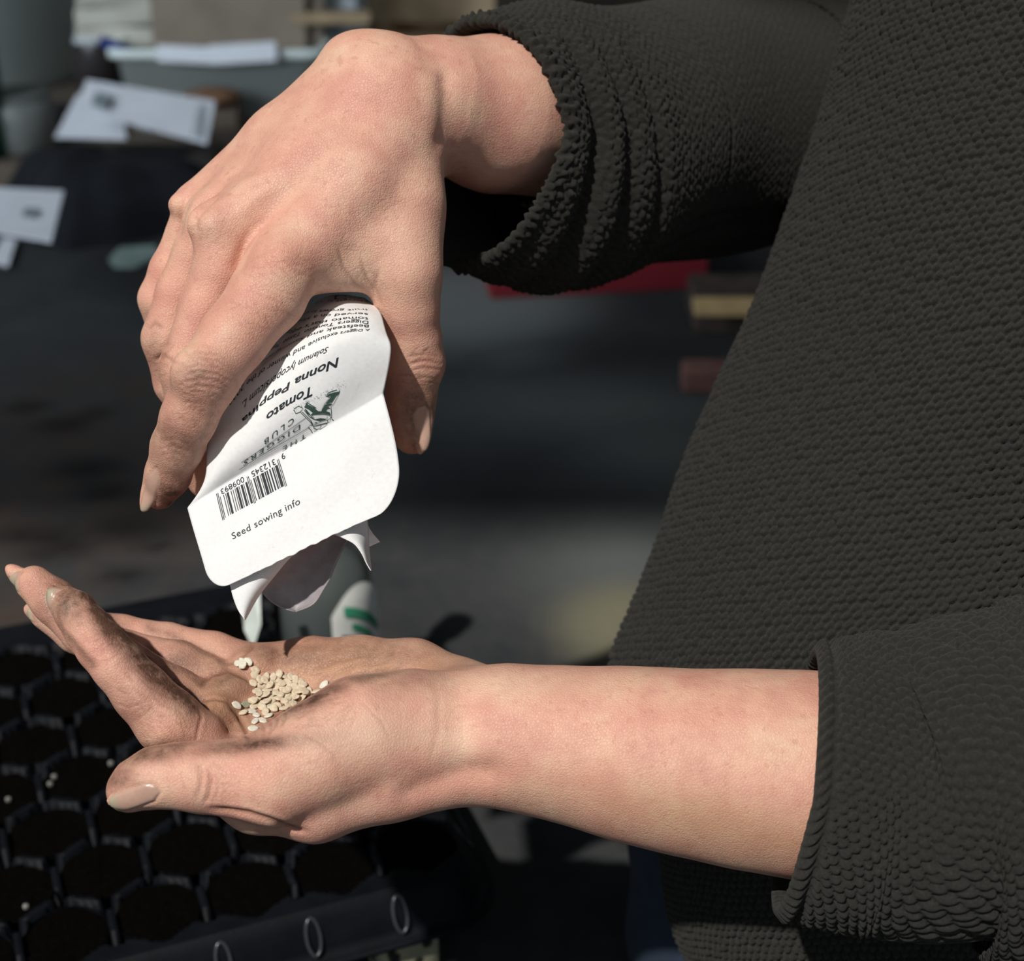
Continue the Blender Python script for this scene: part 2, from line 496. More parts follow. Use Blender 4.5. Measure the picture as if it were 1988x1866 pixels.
# ---------------------------------------------------------------- the lower hand, palm up
def lower_hand(h):
    lo = np.array([cs(0, 0, 530)[0] - 2, cs(0, 1735, 480)[1] - 4, -560]); hi = np.array([cs(1720, 0, 495)[0], cs(0, 1075, 520)[1], -436])
    f = Field(lo, hi, h); F = f.blank()
    n = (0.1, 0.45, 0.9)
    chain(f, F, [(1720, 1518, 495, 33), (1560, 1503, 492, 31.2), (1440, 1491, 491, 29.6), (1332, 1479, 490, 27.4), (1250, 1467, 490, 25.8), (1180, 1456, 490, 24.4), (1080, 1441, 490, 22.4), (980, 1429, 490, 20.9), (905, 1425, 492, 19.8)], 0, 9, flat=((0.05, .2, 1), 0.98))
    # far edge of the palm
    chain(f, F, [(985, 1405, 498, 16), (890, 1362, 510, 13.2), (800, 1318, 517, 12.4), (700, 1300, 520, 10.4), (600, 1297, 522, 9.6), (505, 1302, 524, 8.9)], 8, 6)
    # heel and floor of the palm
    chain(f, F, [(900, 1425, 495, 18), (780, 1440, 502, 13), (620, 1440, 505, 10.5), (455, 1452, 500, 9.6)], 8, 8)
    chain(f, F, [(880, 1400, 503, 16), (700, 1395, 510, 10.5), (560, 1402, 512, 9.0), (450, 1392, 508, 9.6)], 8, 8)
    chain(f, F, [(800, 1360, 514, 11), (650, 1352, 518, 9.5), (480, 1342, 517, 9.4)], 8, 8)
    # index side of the palm, seen below the thumb
    chain(f, F, [(900, 1465, 488, 15.5), (760, 1504, 481, 13.4), (612, 1557, 475, 11.4), (500, 1545, 478, 10.6), (385, 1478, 484, 10.4)], 5, 6)
    put(F, f.cone(cs(700, 1490, 490), 14, cs(480, 1470, 494), 10), 8)
    # ball of the thumb
    T = f.blank()
    chain(f, T, [(980, 1430, 496, 15.5), (885, 1428, 491, 17), (800, 1420, 486, 17.8), (700, 1430, 478, 17.2), (610, 1470, 470, 14.8), (530, 1510, 465, 12.8), (440, 1510, 463, 10.6)], 0, 9)
    F = smin(F, T, 5.0)
    base = F.copy()
    idx = [(372, 1440, 484, 10.6), (326, 1400, 480, 10.1), (275, 1345, 478, 8.8), (229, 1292, 477, 7.9), (197, 1255, 478, 7.6), (170, 1221, 480, 7.0),
           (146, 1188, 483, 6.3), (127, 1170, 485, 5.2)]
    mid = [(425, 1398, 503, 9.4), (338, 1346, 503, 8.3), (250, 1296, 504, 7.9), (165, 1225, 505, 7.5), (105, 1168, 507, 7.1), (66, 1133, 508, 5.9)]
    rin = [(450, 1345, 515, 8.8), (345, 1290, 517, 7.8), (245, 1268, 519, 7.3), (150, 1228, 520, 6.8), (92, 1192, 521, 5.6)]
    pin = [(495, 1302, 524, 8.6), (415, 1270, 527, 7.4), (325, 1250, 530, 7.0), (235, 1232, 531, 6.6), (170, 1215, 532, 5.6)]
    thb = [(530, 1512, 465, 12.4), (440, 1510, 463, 10.5), (385, 1508, 462, 9.9), (345, 1506, 462, 9.3), (300, 1510, 462, 8.7), (262, 1525, 463, 7.3), (246, 1537, 463, 5.8)]
    for pts, kb, kin in ((pin, 4, 3), (rin, 3, 3), (mid, 3, 3), (idx, 4, 3), (thb, 3, 4)):
        G = base.copy(); chain(f, G, pts, kb, kin)
        F = smin(F, G, 0.8)
    # finger-base pads
    for P, r, k in (((444, 1338, 508), (8, 5.5, 9), 5), ((424, 1402, 496), (6.5, 8, 8), 5), ((500, 1290, 518), (9, 6, 9), 4), ((392, 1545, 462), (4.5, 4.5, 4), 4)):
        put(F, f.ell(cs(*P), np.eye(3), r), k)
    ax = np.array([[-.9, -.2, -.1], [-.2, .95, .3], [0, -.3, .95]]); ax /= np.linalg.norm(ax, axis=1)[:, None]
    put(F, f.ell(cs(258, 1548, 456), ax, (8.0, 3.6, 1.9)), 1.6)
    put(F, f.ell(cs(48, 1128, 510), np.array([[-.8, .0, 0], [.5, .8, 0], [0, 0, 1.]]), (5.2, 3.2, 3.2)), 2)
    put(F, f.ell(cs(108, 1162, 484), np.array([[-.4, .9, 0], [.9, .4, 0], [0, 0, 1.]]), (4.6, 2.6, 3.0)), 2)
    put(F, f.ell(cs(66, 1188, 521), np.array([[-.8, .5, 0], [.5, .8, 0], [0, 0, 1.]]), (3.6, 2.4, 2.6)), 2)
    V, Q = surface_nets(F, f.lo, h)
    V = smooth(V, Q, 3 if h < 0.7 else 2)
    s = Sculpt(V, Q)
    s.groove([(1000, 1500), (900, 1500), (820, 1530), (760, 1560)], 26, 1.6)             # hollow behind the thumb ball
    s.groove([(840, 1310), (852, 1350), (852, 1420), (835, 1480)], 6.5, .14)
    s.groove([(885, 1310), (898, 1360), (900, 1430), (890, 1470)], 6.5, .06)
    s.refresh()
    # palm lines
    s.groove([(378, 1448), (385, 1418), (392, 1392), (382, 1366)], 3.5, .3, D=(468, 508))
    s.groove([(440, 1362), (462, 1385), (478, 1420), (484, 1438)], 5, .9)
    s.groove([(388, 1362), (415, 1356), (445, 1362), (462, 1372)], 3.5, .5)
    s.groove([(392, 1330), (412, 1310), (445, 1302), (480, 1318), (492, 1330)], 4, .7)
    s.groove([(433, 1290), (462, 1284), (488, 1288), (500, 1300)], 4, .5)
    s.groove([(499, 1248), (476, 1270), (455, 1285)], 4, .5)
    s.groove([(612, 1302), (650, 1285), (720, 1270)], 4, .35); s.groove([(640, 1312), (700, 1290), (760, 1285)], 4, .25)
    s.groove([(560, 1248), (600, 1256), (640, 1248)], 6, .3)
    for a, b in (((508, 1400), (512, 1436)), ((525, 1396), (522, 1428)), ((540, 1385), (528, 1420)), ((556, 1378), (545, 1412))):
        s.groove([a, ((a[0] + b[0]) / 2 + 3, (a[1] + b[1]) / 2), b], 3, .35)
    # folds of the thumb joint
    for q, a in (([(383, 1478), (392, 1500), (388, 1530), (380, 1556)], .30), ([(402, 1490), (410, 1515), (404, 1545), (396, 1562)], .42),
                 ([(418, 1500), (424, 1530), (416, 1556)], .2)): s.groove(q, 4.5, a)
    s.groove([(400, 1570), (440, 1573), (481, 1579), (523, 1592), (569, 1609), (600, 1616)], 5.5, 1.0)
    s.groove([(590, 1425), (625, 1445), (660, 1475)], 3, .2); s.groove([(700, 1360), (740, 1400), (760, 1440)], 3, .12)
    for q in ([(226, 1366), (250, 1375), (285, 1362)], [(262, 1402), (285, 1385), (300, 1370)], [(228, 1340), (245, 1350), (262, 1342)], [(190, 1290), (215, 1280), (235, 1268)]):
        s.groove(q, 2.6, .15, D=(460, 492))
    s.nail([(209, 1553), (222, 1541), (250, 1531), (284, 1521), (303, 1525), (312, 1540), (300, 1556), (246, 1576), (225, 1580), (213, 1570)], (440, 480),
           tip=[(209, 1550), (217, 1578)], tipw=22, rim=.45)
    s.nail([(10, 1132), (26, 1110), (42, 1107), (34, 1122), (36, 1150), (24, 1146)], (490, 520), tip=[(14, 1120), (24, 1146)], tipw=18)
    s.nail([(88, 1168), (90, 1144), (108, 1139), (122, 1144), (108, 1152), (98, 1175), (96, 1190)], (470, 500), tip=[(88, 1160), (96, 1142)], tipw=14)
    s.nail([(50, 1180), (62, 1182), (60, 1195), (68, 1210), (54, 1204)], (505, 535), tip=[(52, 1185), (56, 1204)], tipw=14)
    s.cracks((330, 1400), 60, 50, 40, .06, 34, 11, D=(466, 492), ang=.9, spread=.25, col=.25)
    s.cracks((300, 1330), 60, 50, 40, .08, 40, 12, D=(466, 492), ang=.75, spread=.15, col=.4)
    s.cracks((210, 1260), 40, 50, 30, .06, 26, 13, D=(466, 492), ang=-.6, spread=.4, col=.3)
    s.cracks((600, 1380), 110, 30, 46, .08, 34, 14, ang=-.55, spread=.3, col=.28)
    s.cracks((430, 1395), 40, 40, 24, .07, 26, 15, D=(486, 560), ang=1.2, spread=.4, col=.4)
    s.cracks((400, 1520), 50, 40, 36, .07, 22, 16, ang=1.4, spread=.5, col=.25)
    s.cracks((650, 1500), 160, 60, 80, .04, 30, 17, ang=-.3, spread=.5, col=.14)
    s.cracks((300, 1470), 60, 16, 26, .05, 20, 18, ang=1.1, spread=.3, col=.25)
    s.cracks((650, 1290), 150, 40, 46, .06, 40, 19, D=(490, 560), ang=-.5, spread=.5, col=.35)
    P = s.paint
    s.line('dirt', [(165, 1155), (225, 1225), (300, 1310), (375, 1368)], 27, 1.0, D=(466, 500))
    s.line('dirt', [(104, 1150), (120, 1220), (180, 1290)], 9, .6, D=(466, 492))
    s.line('dirt', [(290, 1262), (345, 1292), (392, 1330)], 13, .6, D=(490, 530)); s.line('dirt', [(289, 1220), (360, 1246), (433, 1288)], 11, .5, D=(500, 540))
    P('dirt', (130, 1160), 60, 60, .8); P('dirt', (215, 1225), 90, 26, 1.0, rot=50); P('dirt', (300, 1320), 110, 26, .8, rot=44); P('dirt', (250, 1380), 70, 60, .35)
    P('dirt', (150, 1130), 70, 20, .8, rot=40); P('dirt', (340, 1290), 90, 40, .6, D=(486, 560)); P('dirt', (440, 1320), 50, 40, .6, D=(486, 560)); P('dirt', (430, 1400), 50, 50, .5, D=(486, 560))
    P('dirt', (560, 1270), 120, 30, .55, D=(488, 560)); P('dirt', (720, 1265), 160, 32, .5, rot=4, D=(488, 560)); P('dirt', (605, 1358), 90, 17, .9, rot=-25); P('dirt', (720, 1312), 80, 13, .6, rot=-12)
    P('dirt', (490, 1446), 110, 16, .9, rot=-6); P('dirt', (300, 1460), 90, 22, .8, rot=-14); P('dirt', (230, 1510), 34, 34, .7); P('dirt', (560, 1400), 50, 40, .6, D=(488, 560))
    P('dirt', (800, 1320), 60, 25, .35)
    P('tan', (650, 1290), 190, 60, .9, D=(488, 560)); P('tan', (430, 1380), 80, 90, .8, D=(488, 560)); P('tan', (820, 1310), 80, 60, .7, D=(488, 560)); P('tan', (1400, 1600), 330, 60, .7, rot=12); P('tan', (560, 1360), 90, 60, .5, D=(488, 560))  # the long forearm patch puts the shade of its underside into the colour
    P('red', (80, 1140), 50, 30, .8); P('red', (190, 1240), 60, 30, .8, rot=45); P('red', (545, 1568), 26, 20, .9); P('red', (480, 1500), 110, 50, .55); P('red', (700, 1510), 140, 30, .6, rot=-15)
    P('red', (340, 1420), 50, 30, .4); P('red', (1000, 1510), 180, 26, .55); P('red', (1250, 1390), 300, 40, .4); P('red', (1290, 1400), 8, 8, .9)
    P('pale', (700, 1430), 120, 50, .8); P('pale', (880, 1450), 50, 60, .7); P('pale', (1000, 1330), 160, 30, .5); P('pale', (390, 1540), 20, 30, .5)
    return s
# ---------------------------------------------------------------- skin
def skin_material():
    t = NT('skin')
    base = t.ramp(t.noise(55, 4, .55), [(0.32, (0.64, 0.32, 0.235)), (0.5, (0.74, 0.415, 0.30)), (0.68, (0.76, 0.49, 0.34))])
    spots = t.ramp(t.noise(380, 2, .5), [(0.60, (0, 0, 0)), (0.71, (1, 1, 1))])
    base = t.mix(t.math('MULTIPLY', spots, 0.33), base, (0.46, 0.19, 0.12))
    mott = t.ramp(t.noise(160, 3, .6), [(0.42, (0, 0, 0)), (0.62, (1, 1, 1))])
    base = t.mix(t.math('MULTIPLY', mott, 0.35), base, (0.62, 0.29, 0.23))
    base = t.mix(t.math('MULTIPLY', t.attr('pale'), 0.55), base, (0.80, 0.60, 0.43))
    base = t.mix(t.math('MULTIPLY', t.attr('red'), 0.62), base, (0.64, 0.25, 0.185))
    base = t.mix(t.math('MULTIPLY', t.attr('tan'), 0.85), base, (0.47, 0.26, 0.14))
    dn = t.ramp(t.noise(230, 5, .7), [(0.28, (0.42, 0.42, 0.42)), (0.60, (1, 1, 1))])
    d = t.math('MULTIPLY', t.attr('dirt'), dn)
    base = t.mix(t.math('MULTIPLY', d, 1.2, True), base, (0.105, 0.052, 0.033))
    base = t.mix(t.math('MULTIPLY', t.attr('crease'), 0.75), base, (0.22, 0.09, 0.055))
    nailc = t.mix(t.attr('nailtip'), (0.56, 0.35, 0.27), (0.42, 0.40, 0.28))
    nailc = t.mix(t.math('MULTIPLY', t.noise(600, 3, .6), 0.35), nailc, (0.26, 0.18, 0.12))
    base = t.mix(t.attr('nail'), base, nailc)
    # fine criss-cross lines
    geo = t.geo()
    mp = t.n('ShaderNodeMapping'); mp.inputs['Scale'].default_value = (1.0, 1.0, 1.0); t.l(geo, mp.inputs['Vector'])
    vo = t.n('ShaderNodeTexVoronoi', feature='DISTANCE_TO_EDGE'); vo.inputs['Scale'].default_value = 1050; t.l(mp.outputs[0], vo.inputs['Vector'])
    v1 = t.ramp(vo.outputs['Distance'], [(0.0, (0, 0, 0)), (0.16, (1, 1, 1))])
    mp2 = t.n('ShaderNodeMapping'); mp2.inputs['Scale'].default_value = (1.0, 1.0, 3.4); mp2.inputs['Rotation'].default_value = (0.3, 0.7, 0.4); t.l(geo, mp2.inputs['Vector'])
    n2 = t.noise(640, 4, .65, mp2.outputs[0], .6)
    n3 = t.noise(1700, 2, .5)
    hgt = t.math('ADD', t.math('MULTIPLY', v1, 0.22), t.math('ADD', t.math('MULTIPLY', n2, 0.45), t.math('MULTIPLY', n3, 0.40)))
    inv = t.math('SUBTRACT', 1.0, t.attr('nail'))
    nrm = t.bump(t.math('MULTIPLY', hgt, inv), 0.75, 0.00042)
    rough = t.math('SUBTRACT', 0.46, t.math('MULTIPLY', t.attr('nail'), 0.18))
    t.set(Base_Color=base, Normal=nrm, Roughness=rough, Subsurface_Weight=0.12, Subsurface_Scale=0.003)
    t.b.inputs['Subsurface Radius'].default_value = (1.0, 0.35, 0.2)
    t.b.inputs['Specular IOR Level'].default_value = 0.42
    return t.m
SKIN = skin_material()

def build_body():
    """both hands and forearms at full detail, joined through arms and a torso that the jumper covers"""
    parts = [upper_hand(HGRID), lower_hand(HGRID)]
    V = np.concatenate([p.V for p in parts]); off = len(parts[0].V)
    Q = np.concatenate([parts[0].Q, parts[1].Q + off])
    names = ('crease', 'dirt', 'red', 'tan', 'pale', 'nail', 'nailtip')
    ch = {n_: np.concatenate([p.ch.get(n_, np.zeros(len(p.V))) for p in parts]) for n_ in names}
    # arms and torso under the clothing
    f = Field((95, -230, -820), (430, 260, -440), 6.0); F = f.blank()
    C = lambda *a: np.array(a, float)
    put(F, f.cone(cs(1270, 248, 607), 28, cs(1400, 245, 652), 33), 0)
    put(F, f.cone(cs(1400, 245, 652), 33, cs(1850, 205, 702), 37), 8)
    put(F, f.cone(cs(1850, 205, 702), 37, C(330, 170, -640), 48), 10)
    put(F, f.cone(cs(1690, 1515, 495), 30, C(250, -95, -505), 33), 5)
    put(F, f.cone(C(250, -95, -505), 33, C(350, 60, -540), 40), 10)
    put(F, f.cone(C(330, 170, -590), 70, C(250, -160, -620), 62), 25)
    V2, Q2 = surface_nets(F, f.lo, 6.0)
    V2 = smooth(V2, Q2, 3)
    Q = np.concatenate([Q, Q2 + len(V)]); V = np.concatenate([V, V2])
    ob = mesh_obj('person', to_world(V), Q, SKIN)
    for n_ in names: attr(ob, n_, np.concatenate([ch[n_], np.zeros(len(V2))]))
    return ob
person = build_body()
tag(person, 'person in a dark knitted jumper tipping seeds from a paper packet into an open palm', 'person')
# ---------------------------------------------------------------- the jumper: knitted surfaces with real stitches
def wool(name, col, fuzz=0.5):
    t = NT(name)
    n1 = t.noise(900, 4, .7)
    base = t.ramp(n1, [(0.28, tuple(c * 0.62 for c in col)), (0.55, col), (0.78, tuple(c * 1.75 for c in col))])
    mp = t.n('ShaderNodeMapping'); mp.inputs['Scale'].default_value = (1, 1, 2.2); mp.inputs['Rotation'].default_value = (.5, .4, .9); t.l(t.geo(), mp.inputs['Vector'])
    h = t.math('ADD', t.noise(1500, 4, .75, mp.outputs[0], 1.0), t.math('MULTIPLY', t.noise(3200, 2, .6), .6))
    t.set(Base_Color=base, Roughness=0.92, Normal=t.bump(h, fuzz, 0.0006), Sheen_Weight=0.12, Sheen_Roughness=0.6)
    t.b.inputs['Sheen Tint'].default_value = (0.55, 0.55, 0.5, 1)
    t.b.inputs['Specular IOR Level'].default_value = 0.15
    return t.m
WOOL = wool('dark_olive_wool', (0.0235, 0.023, 0.0195))
WOOL2 = wool('dark_brushed_wool', (0.023, 0.0215, 0.0175), 0.8)

def knit_h(s, t, a=2.9, b=2.35, shear=0.0, jitter=0.3, seed=1, crescent=0.12):
    """stitch relief, 0..1, on a staggered lattice; s, t in mm"""
    s = s + shear * t
    s = s + 0.25 * np.sin(t * 0.21 + 1.3 * np.sin(s * 0.05)); t = t + 0.25 * np.sin(s * 0.19)
    best = np.zeros_like(s)
    j0 = np.round(t / b)
    for dj in (-1, 0, 1):
        j = j0 + dj
        o = np.where(j % 2 == 0, 0.0, 0.5)
        i0 = np.round(s / a - o)
        for di in (-1, 0, 1):
            i = i0 + di
            q = np.sin(i * 127.1 + j * 311.7 + seed * 17.3) * 43758.5453
            r1 = q - np.floor(q); q2 = np.sin(i * 269.5 + j * 183.3 + seed) * 24634.63; r2 = q2 - np.floor(q2)
            x = s - (i + o) * a - (r1 - .5) * jitter; y = t - j * b - (r2 - .5) * jitter
            y = y + crescent * (x * x / (a * .5) ** 2 - 0.3) * np.where((i + j) % 2 == 0, 1, 1)
            e = 1 - (x / (a * .52)) ** 2 - (y / (b * .54)) ** 2
            best = np.maximum(best, np.sqrt(np.maximum(e, 0)) * (0.8 + 0.3 * r1))
    return best

def grid_normals(G, closed=False):
    du = np.gradient(G, axis=0); dv = np.gradient(G, axis=1)
    n = np.cross(du, dv); return n / (np.linalg.norm(n, axis=2, keepdims=True) + 1e-9)

def grid_obj(name, G, mat, parent=None):
    nu, nv = G.shape[:2]
    I = np.arange(nu * nv).reshape(nu, nv)
    Q = np.stack([I[:-1, :-1], I[1:, :-1], I[1:, 1:], I[:-1, 1:]], axis=-1).reshape(-1, 4)
    return mesh_obj(name, to_world(G.reshape(-1, 3)), Q, mat, parent)

def interp(x, xs, ys):
    """smooth (Catmull-Rom like) interpolation of rows of ys"""
    xs = np.asarray(xs, float); ys = np.asarray(ys, float)
    if ys.ndim == 1: ys = ys[:, None]
    m = np.gradient(ys, xs, axis=0)
    k = np.clip(np.searchsorted(xs, x) - 1, 0, len(xs) - 2)
    h = xs[k + 1] - xs[k]; t = ((x - xs[k]) / h)[:, None]; h = h[:, None]
    return ((2 * t**3 - 3 * t**2 + 1) * ys[k] + (t**3 - 2 * t**2 + t) * h * m[k] + (-2 * t**3 + 3 * t**2) * ys[k + 1] + (t**3 - t**2) * h * m[k + 1])

STEP = 0.46
# ---- torso
def torso_grid():
    st = [(-250, 1745, 590), (0, 1664, 590), (230, 1600, 590), (400, 1542, 590), (600, 1468, 590), (760, 1394, 590), (900, 1334, 590), (1040, 1288, 590),
          (1140, 1250, 590), (1300, 1190, 590), (1480, 1215, 592), (1650, 1283, 596), (1812, 1311, 600), (1930, 1360, 604)]
    ys = np.array([-(p[0] - 933) * 590 / FPX for p in st]); xl = np.array([(p[1] - 994) * p[2] / FPX for p in st])
    y = np.arange(ys[0], ys[-1], -STEP)
    XL = interp(-y, -ys, xl)[:, 0]
    dense = np.radians(np.arange(-8, 105, 0.215)); coarse = np.radians(np.arange(105, 353, 6))
    ph = np.concatenate([dense, coarse])
    rx, rz = 135.0, 96.0
    low = np.clip((-y - 95) / 90, 0, 1)[:, None]                      # the hem hangs further back
    X = XL[:, None] + rx * (1 - np.cos(ph)[None, :])
    Z = -590 + (rz - 26 * low) * np.sin(ph)[None, :] - 14 * low
    Y = np.repeat(y[:, None], len(ph), 1)
    G = np.stack([X, Y, Z], axis=2)
    # soft broad folds
    fold = 2.5 * np.sin(Y * 0.035 + X * 0.03) * np.clip((X - XL[:, None]) / 60, 0, 1) + 1.5 * np.sin(Y * .06 - X * .05 + 1) * np.clip((X - XL[:, None]) / 60, 0, 1)
    N = -grid_normals(G)
    if (N[10, 200] @ np.array([-1, 0, 1.0])) < 0: N = -N
    s = np.concatenate([[0], np.cumsum(np.hypot(rx * np.sin(ph[1:]), rz * np.cos(ph[1:])) * np.diff(ph))])[None, :] + 0 * Y
    a = math.radians(-24); s2 = s * math.cos(a) + Y * math.sin(a); t2 = -s * math.sin(a) + Y * math.cos(a)
    k = knit_h(t2, s2, 3.35, 2.75, seed=2, jitter=.7)
    m = (ph < dense[-1])[None, :]
    G = G + N * ((k * 2.3 * m) + fold)[..., None]
    return G
G = torso_grid()
jumper = grid_obj('jumper', G, WOOL, person)
jumper['label'] = 'dark olive jumper in a coarse bobbly knit'

def tube(name, path, t_arr, th_arr, disp, mat, parent, inner=24.0, tilt=None):
    """path rows: arclength mm, x, y, z (camera mm), radius up, radius towards the viewer"""
    path = np.asarray(path, float)
    c = interp(t_arr, path[:, 0], path[:, 1:4]); r = interp(t_arr, path[:, 0], path[:, 4:6])
    d = np.gradient(c, axis=0); d /= np.linalg.norm(d, axis=1, keepdims=True)
    up = np.array([0, 1.0, 0]) - d * d[:, 1:2]; up /= np.linalg.norm(up, axis=1, keepdims=True)
    fr = np.cross(d, up); fr *= np.sign(fr[:, 2:3])
    th = th_arr[None, :, None]
    G = c[:, None, :] + up[:, None, :] * (r[:, 0][:, None, None] * np.cos(th)) + fr[:, None, :] * (r[:, 1][:, None, None] * np.sin(th))
    if tilt: G = G + d[:, None, :] * (np.where(np.cos(th) > 0, tilt[0] * np.cos(th), -tilt[1] * np.cos(th)) * np.clip(1 - (t_arr - t_arr[0]) / 40, 0, 1)[:, None, None])
    out = up[:, None, :] * np.cos(th) + fr[:, None, :] * np.sin(th)
    T = t_arr[:, None] + 0 * th_arr[None, :]
    rm = r.mean(axis=1)[:, None]; S = rm[0] * th_arr[None, :] + 0 * T
    G = G + out * disp(T, S, th_arr[None, :] + 0 * T)[..., None]
    # the hem turns in and runs back inside
    first = G[:1]; axis = d[0][None, None, :]
    ins = [first - out[:1] * w + axis * q for w, q in ((0.9, -0.7), (2.4, -0.6), (3.2, 1.0), (3.8, 8.0), (4.2, inner))]
    G = np.concatenate(ins[::-1] + [G], axis=0)
    return grid_obj(name, G, mat, parent)

def ang(lo, hi, step, coarse=7.0):
    a = np.arange(lo, hi, step); b = np.arange(hi, lo + 360 + 0.01, coarse)
    return np.radians(np.concatenate([a, b, [lo + 360]])) if b[-1] < lo + 359.9 else np.radians(np.concatenate([a, b]))

# ---- near sleeve (lower right)
def near_sleeve():
    st = [(1562, 1512, 490, 41.5, 37), (1625, 1517, 489, 43, 40), (1700, 1522, 488, 45, 42), (1800, 1533, 486, 46.5, 44), (1862, 1516, 485, 52, 47), (1950, 1516, 484, 54, 50), (2200, 1500, 500, 56, 52), (2600, 1350, 520, 60, 56)]
    P = [cs(*p[:3]) for p in st]; L = np.concatenate([[0], np.cumsum([np.linalg.norm(b - a) for a, b in zip(P[:-1], P[1:])])])
    path = [(l, *p, q[3], q[4]) for l, p, q in zip(L, P, st)]
    t = np.concatenate([np.arange(0, 88, .5), np.arange(88, L[-1], 4)])
    def disp(T, S, TH):
        a = math.radians(14 + 0); s2 = S * math.cos(a) + T * math.sin(a); t2 = -S * math.sin(a) + T * math.cos(a)
        k = knit_h(s2, t2, 3.05, 2.6, seed=5, jitter=.6) * 2.5
        rope = (0.5 + 2.3 * np.abs(np.sin((S * 1.0 + T * .9) * math.pi / 3.6))) * np.exp(-((T - 1.8) / 1.8) ** 2)
        ditch = -1.4 * np.exp(-((T - 4.8) / 1.0) ** 2)
        k = k * np.clip((T - 4.2) / 1.5, 0, 1) * (T < 88)
        wob = 1.6 * np.sin(TH * 3 + T * .05) * np.exp(-T / 60) + 1.8 * np.sin(T * .11 + TH * 2.2) * np.clip(T / 40, 0, 1)
        bulge = -2.5 * np.exp(-((T - 50) / 12) ** 2) * np.clip(np.cos(TH - .3), 0, 1)
        return k + rope + ditch + wob * .8 + bulge
    return tube('sleeve', path, t, ang(-35, 215, .66), disp, WOOL, jumper, tilt=(1.0, -7.0))
sleeve_near = near_sleeve()

# ---- far sleeve (upper right), brushed and creased
def far_sleeve():
    st = [(955, 282, 556, 42, 33), (1050, 288, 578, 51, 44), (1200, 270, 612, 51.5, 49), (1400, 245, 650, 52, 50), (1650, 215, 690, 52, 50), (1850, 200, 700, 55, 52)]
    P = [cs(*p[:3]) for p in st]; L = np.concatenate([[0], np.cumsum([np.linalg.norm(b - a) for a, b in zip(P[:-1], P[1:])])])
    path = [(l, *p, q[3], q[4]) for l, p, q in zip(L, P, st)]
    t = np.concatenate([np.arange(0, 175, .55), np.arange(175, L[-1], 4)])
    def disp(T, S, TH):
        k = knit_h(S, T, 2.6, 2.2, seed=9, jitter=.8, crescent=.1)
        rough = np.exp(-np.maximum(T - 45, 0) / 30)
        k = k * (0.45 + 0.85 * rough)
        lump = (np.sin(S * 1.9 + 2 * np.sin(T * .9)) * np.sin(T * 2.1 + 1.5 * np.sin(S * .7))) * .5 * rough
        low = np.clip(np.sin(TH - .5), 0, 1)          # creases deepest on the viewer's lower side
        u = T + 4 * np.sin(TH * 1.3)
        f = -4.2 * np.exp(-((u - 17) / 2.6) ** 2) - 3.6 * np.exp(-((u - 31) / 3.0) ** 2) - 2.8 * np.exp(-((u - 44) / 2.5) ** 2) + 2.2 * np.exp(-((u - 24) / 4) ** 2) + 2.6 * np.exp(-((u - 9) / 4) ** 2)
        f = f * low
        v = TH - 2.55; f2 = -3.4 * np.exp(-(v / .07) ** 2) * np.clip((T - 45) / 20, 0, 1) - 2.8 * np.exp(-((TH - 2.25 - .0015 * T) / .06) ** 2) * np.clip((T - 60) / 20, 0, 1)
        seam = -1.0 * np.exp(-((T - 84) / 1.0) ** 2)
        edge = 1.6 * np.exp(-((T - 1.5) / 2.2) ** 2) * (1 + .4 * np.sin(S * 1.7))
        return k * 1.0 + lump + f + f2 + seam + edge + 1.5 * np.sin(T * .06 + TH * 2)
    return tube('sleeve', path, t, ang(-25, 195, .62), disp, WOOL2, jumper, inner=40, tilt=(-9.0, -17.0))
sleeve_far = far_sleeve()
sleeve_far['label'] = 'creased brushed sleeve pushed up the forearm'

# ---- jeans below the hem
def jeans():
    t = NT('blue_denim')
    w = t.n('ShaderNodeTexWave', wave_type='BANDS', bands_direction='DIAGONAL'); w.inputs['Scale'].default_value = 900; t.l(t.geo(), w.inputs['Vector'])
    f = t.math('ADD', t.math('MULTIPLY', w.outputs['Fac'], .4), t.math('MULTIPLY', t.noise(90, 4), .6))
    t.set(Base_Color=t.ramp(f, [(.3, (.008, .017, .032)), (.7, (.018, .034, .060))]), Roughness=.9, Normal=t.bump(w.outputs['Fac'], .3, .0004))
    st = [(1500, 1560, 668, 60, 62), (1510, 1700, 680, 66, 66), (1512, 1900, 690, 66, 66), (1500, 2060, 700, 60, 62)]
    n = 60; ys = np.linspace(0, 1, 80); P = np.array([cs(*p[:3]) for p in st]); R = np.array([p[3:] for p in st])
    c = interp(ys * 3, np.arange(4), P); r = interp(ys * 3, np.arange(4), R)
    th = np.linspace(0, 2 * math.pi, n)
    G = np.stack([c[:, 0:1] + r[:, 0:1] * np.cos(th) + 1.2 * np.sin(ys * 17 + 2)[:, None] * np.cos(th * 2), c[:, 1:2] + 0 * th, c[:, 2:3] + r[:, 1:2] * np.sin(th)], axis=2)
    return grid_obj('jeans', G, t.m, person)
jn = jeans(); jn['label'] = 'blue denim jeans below the jumper hem'
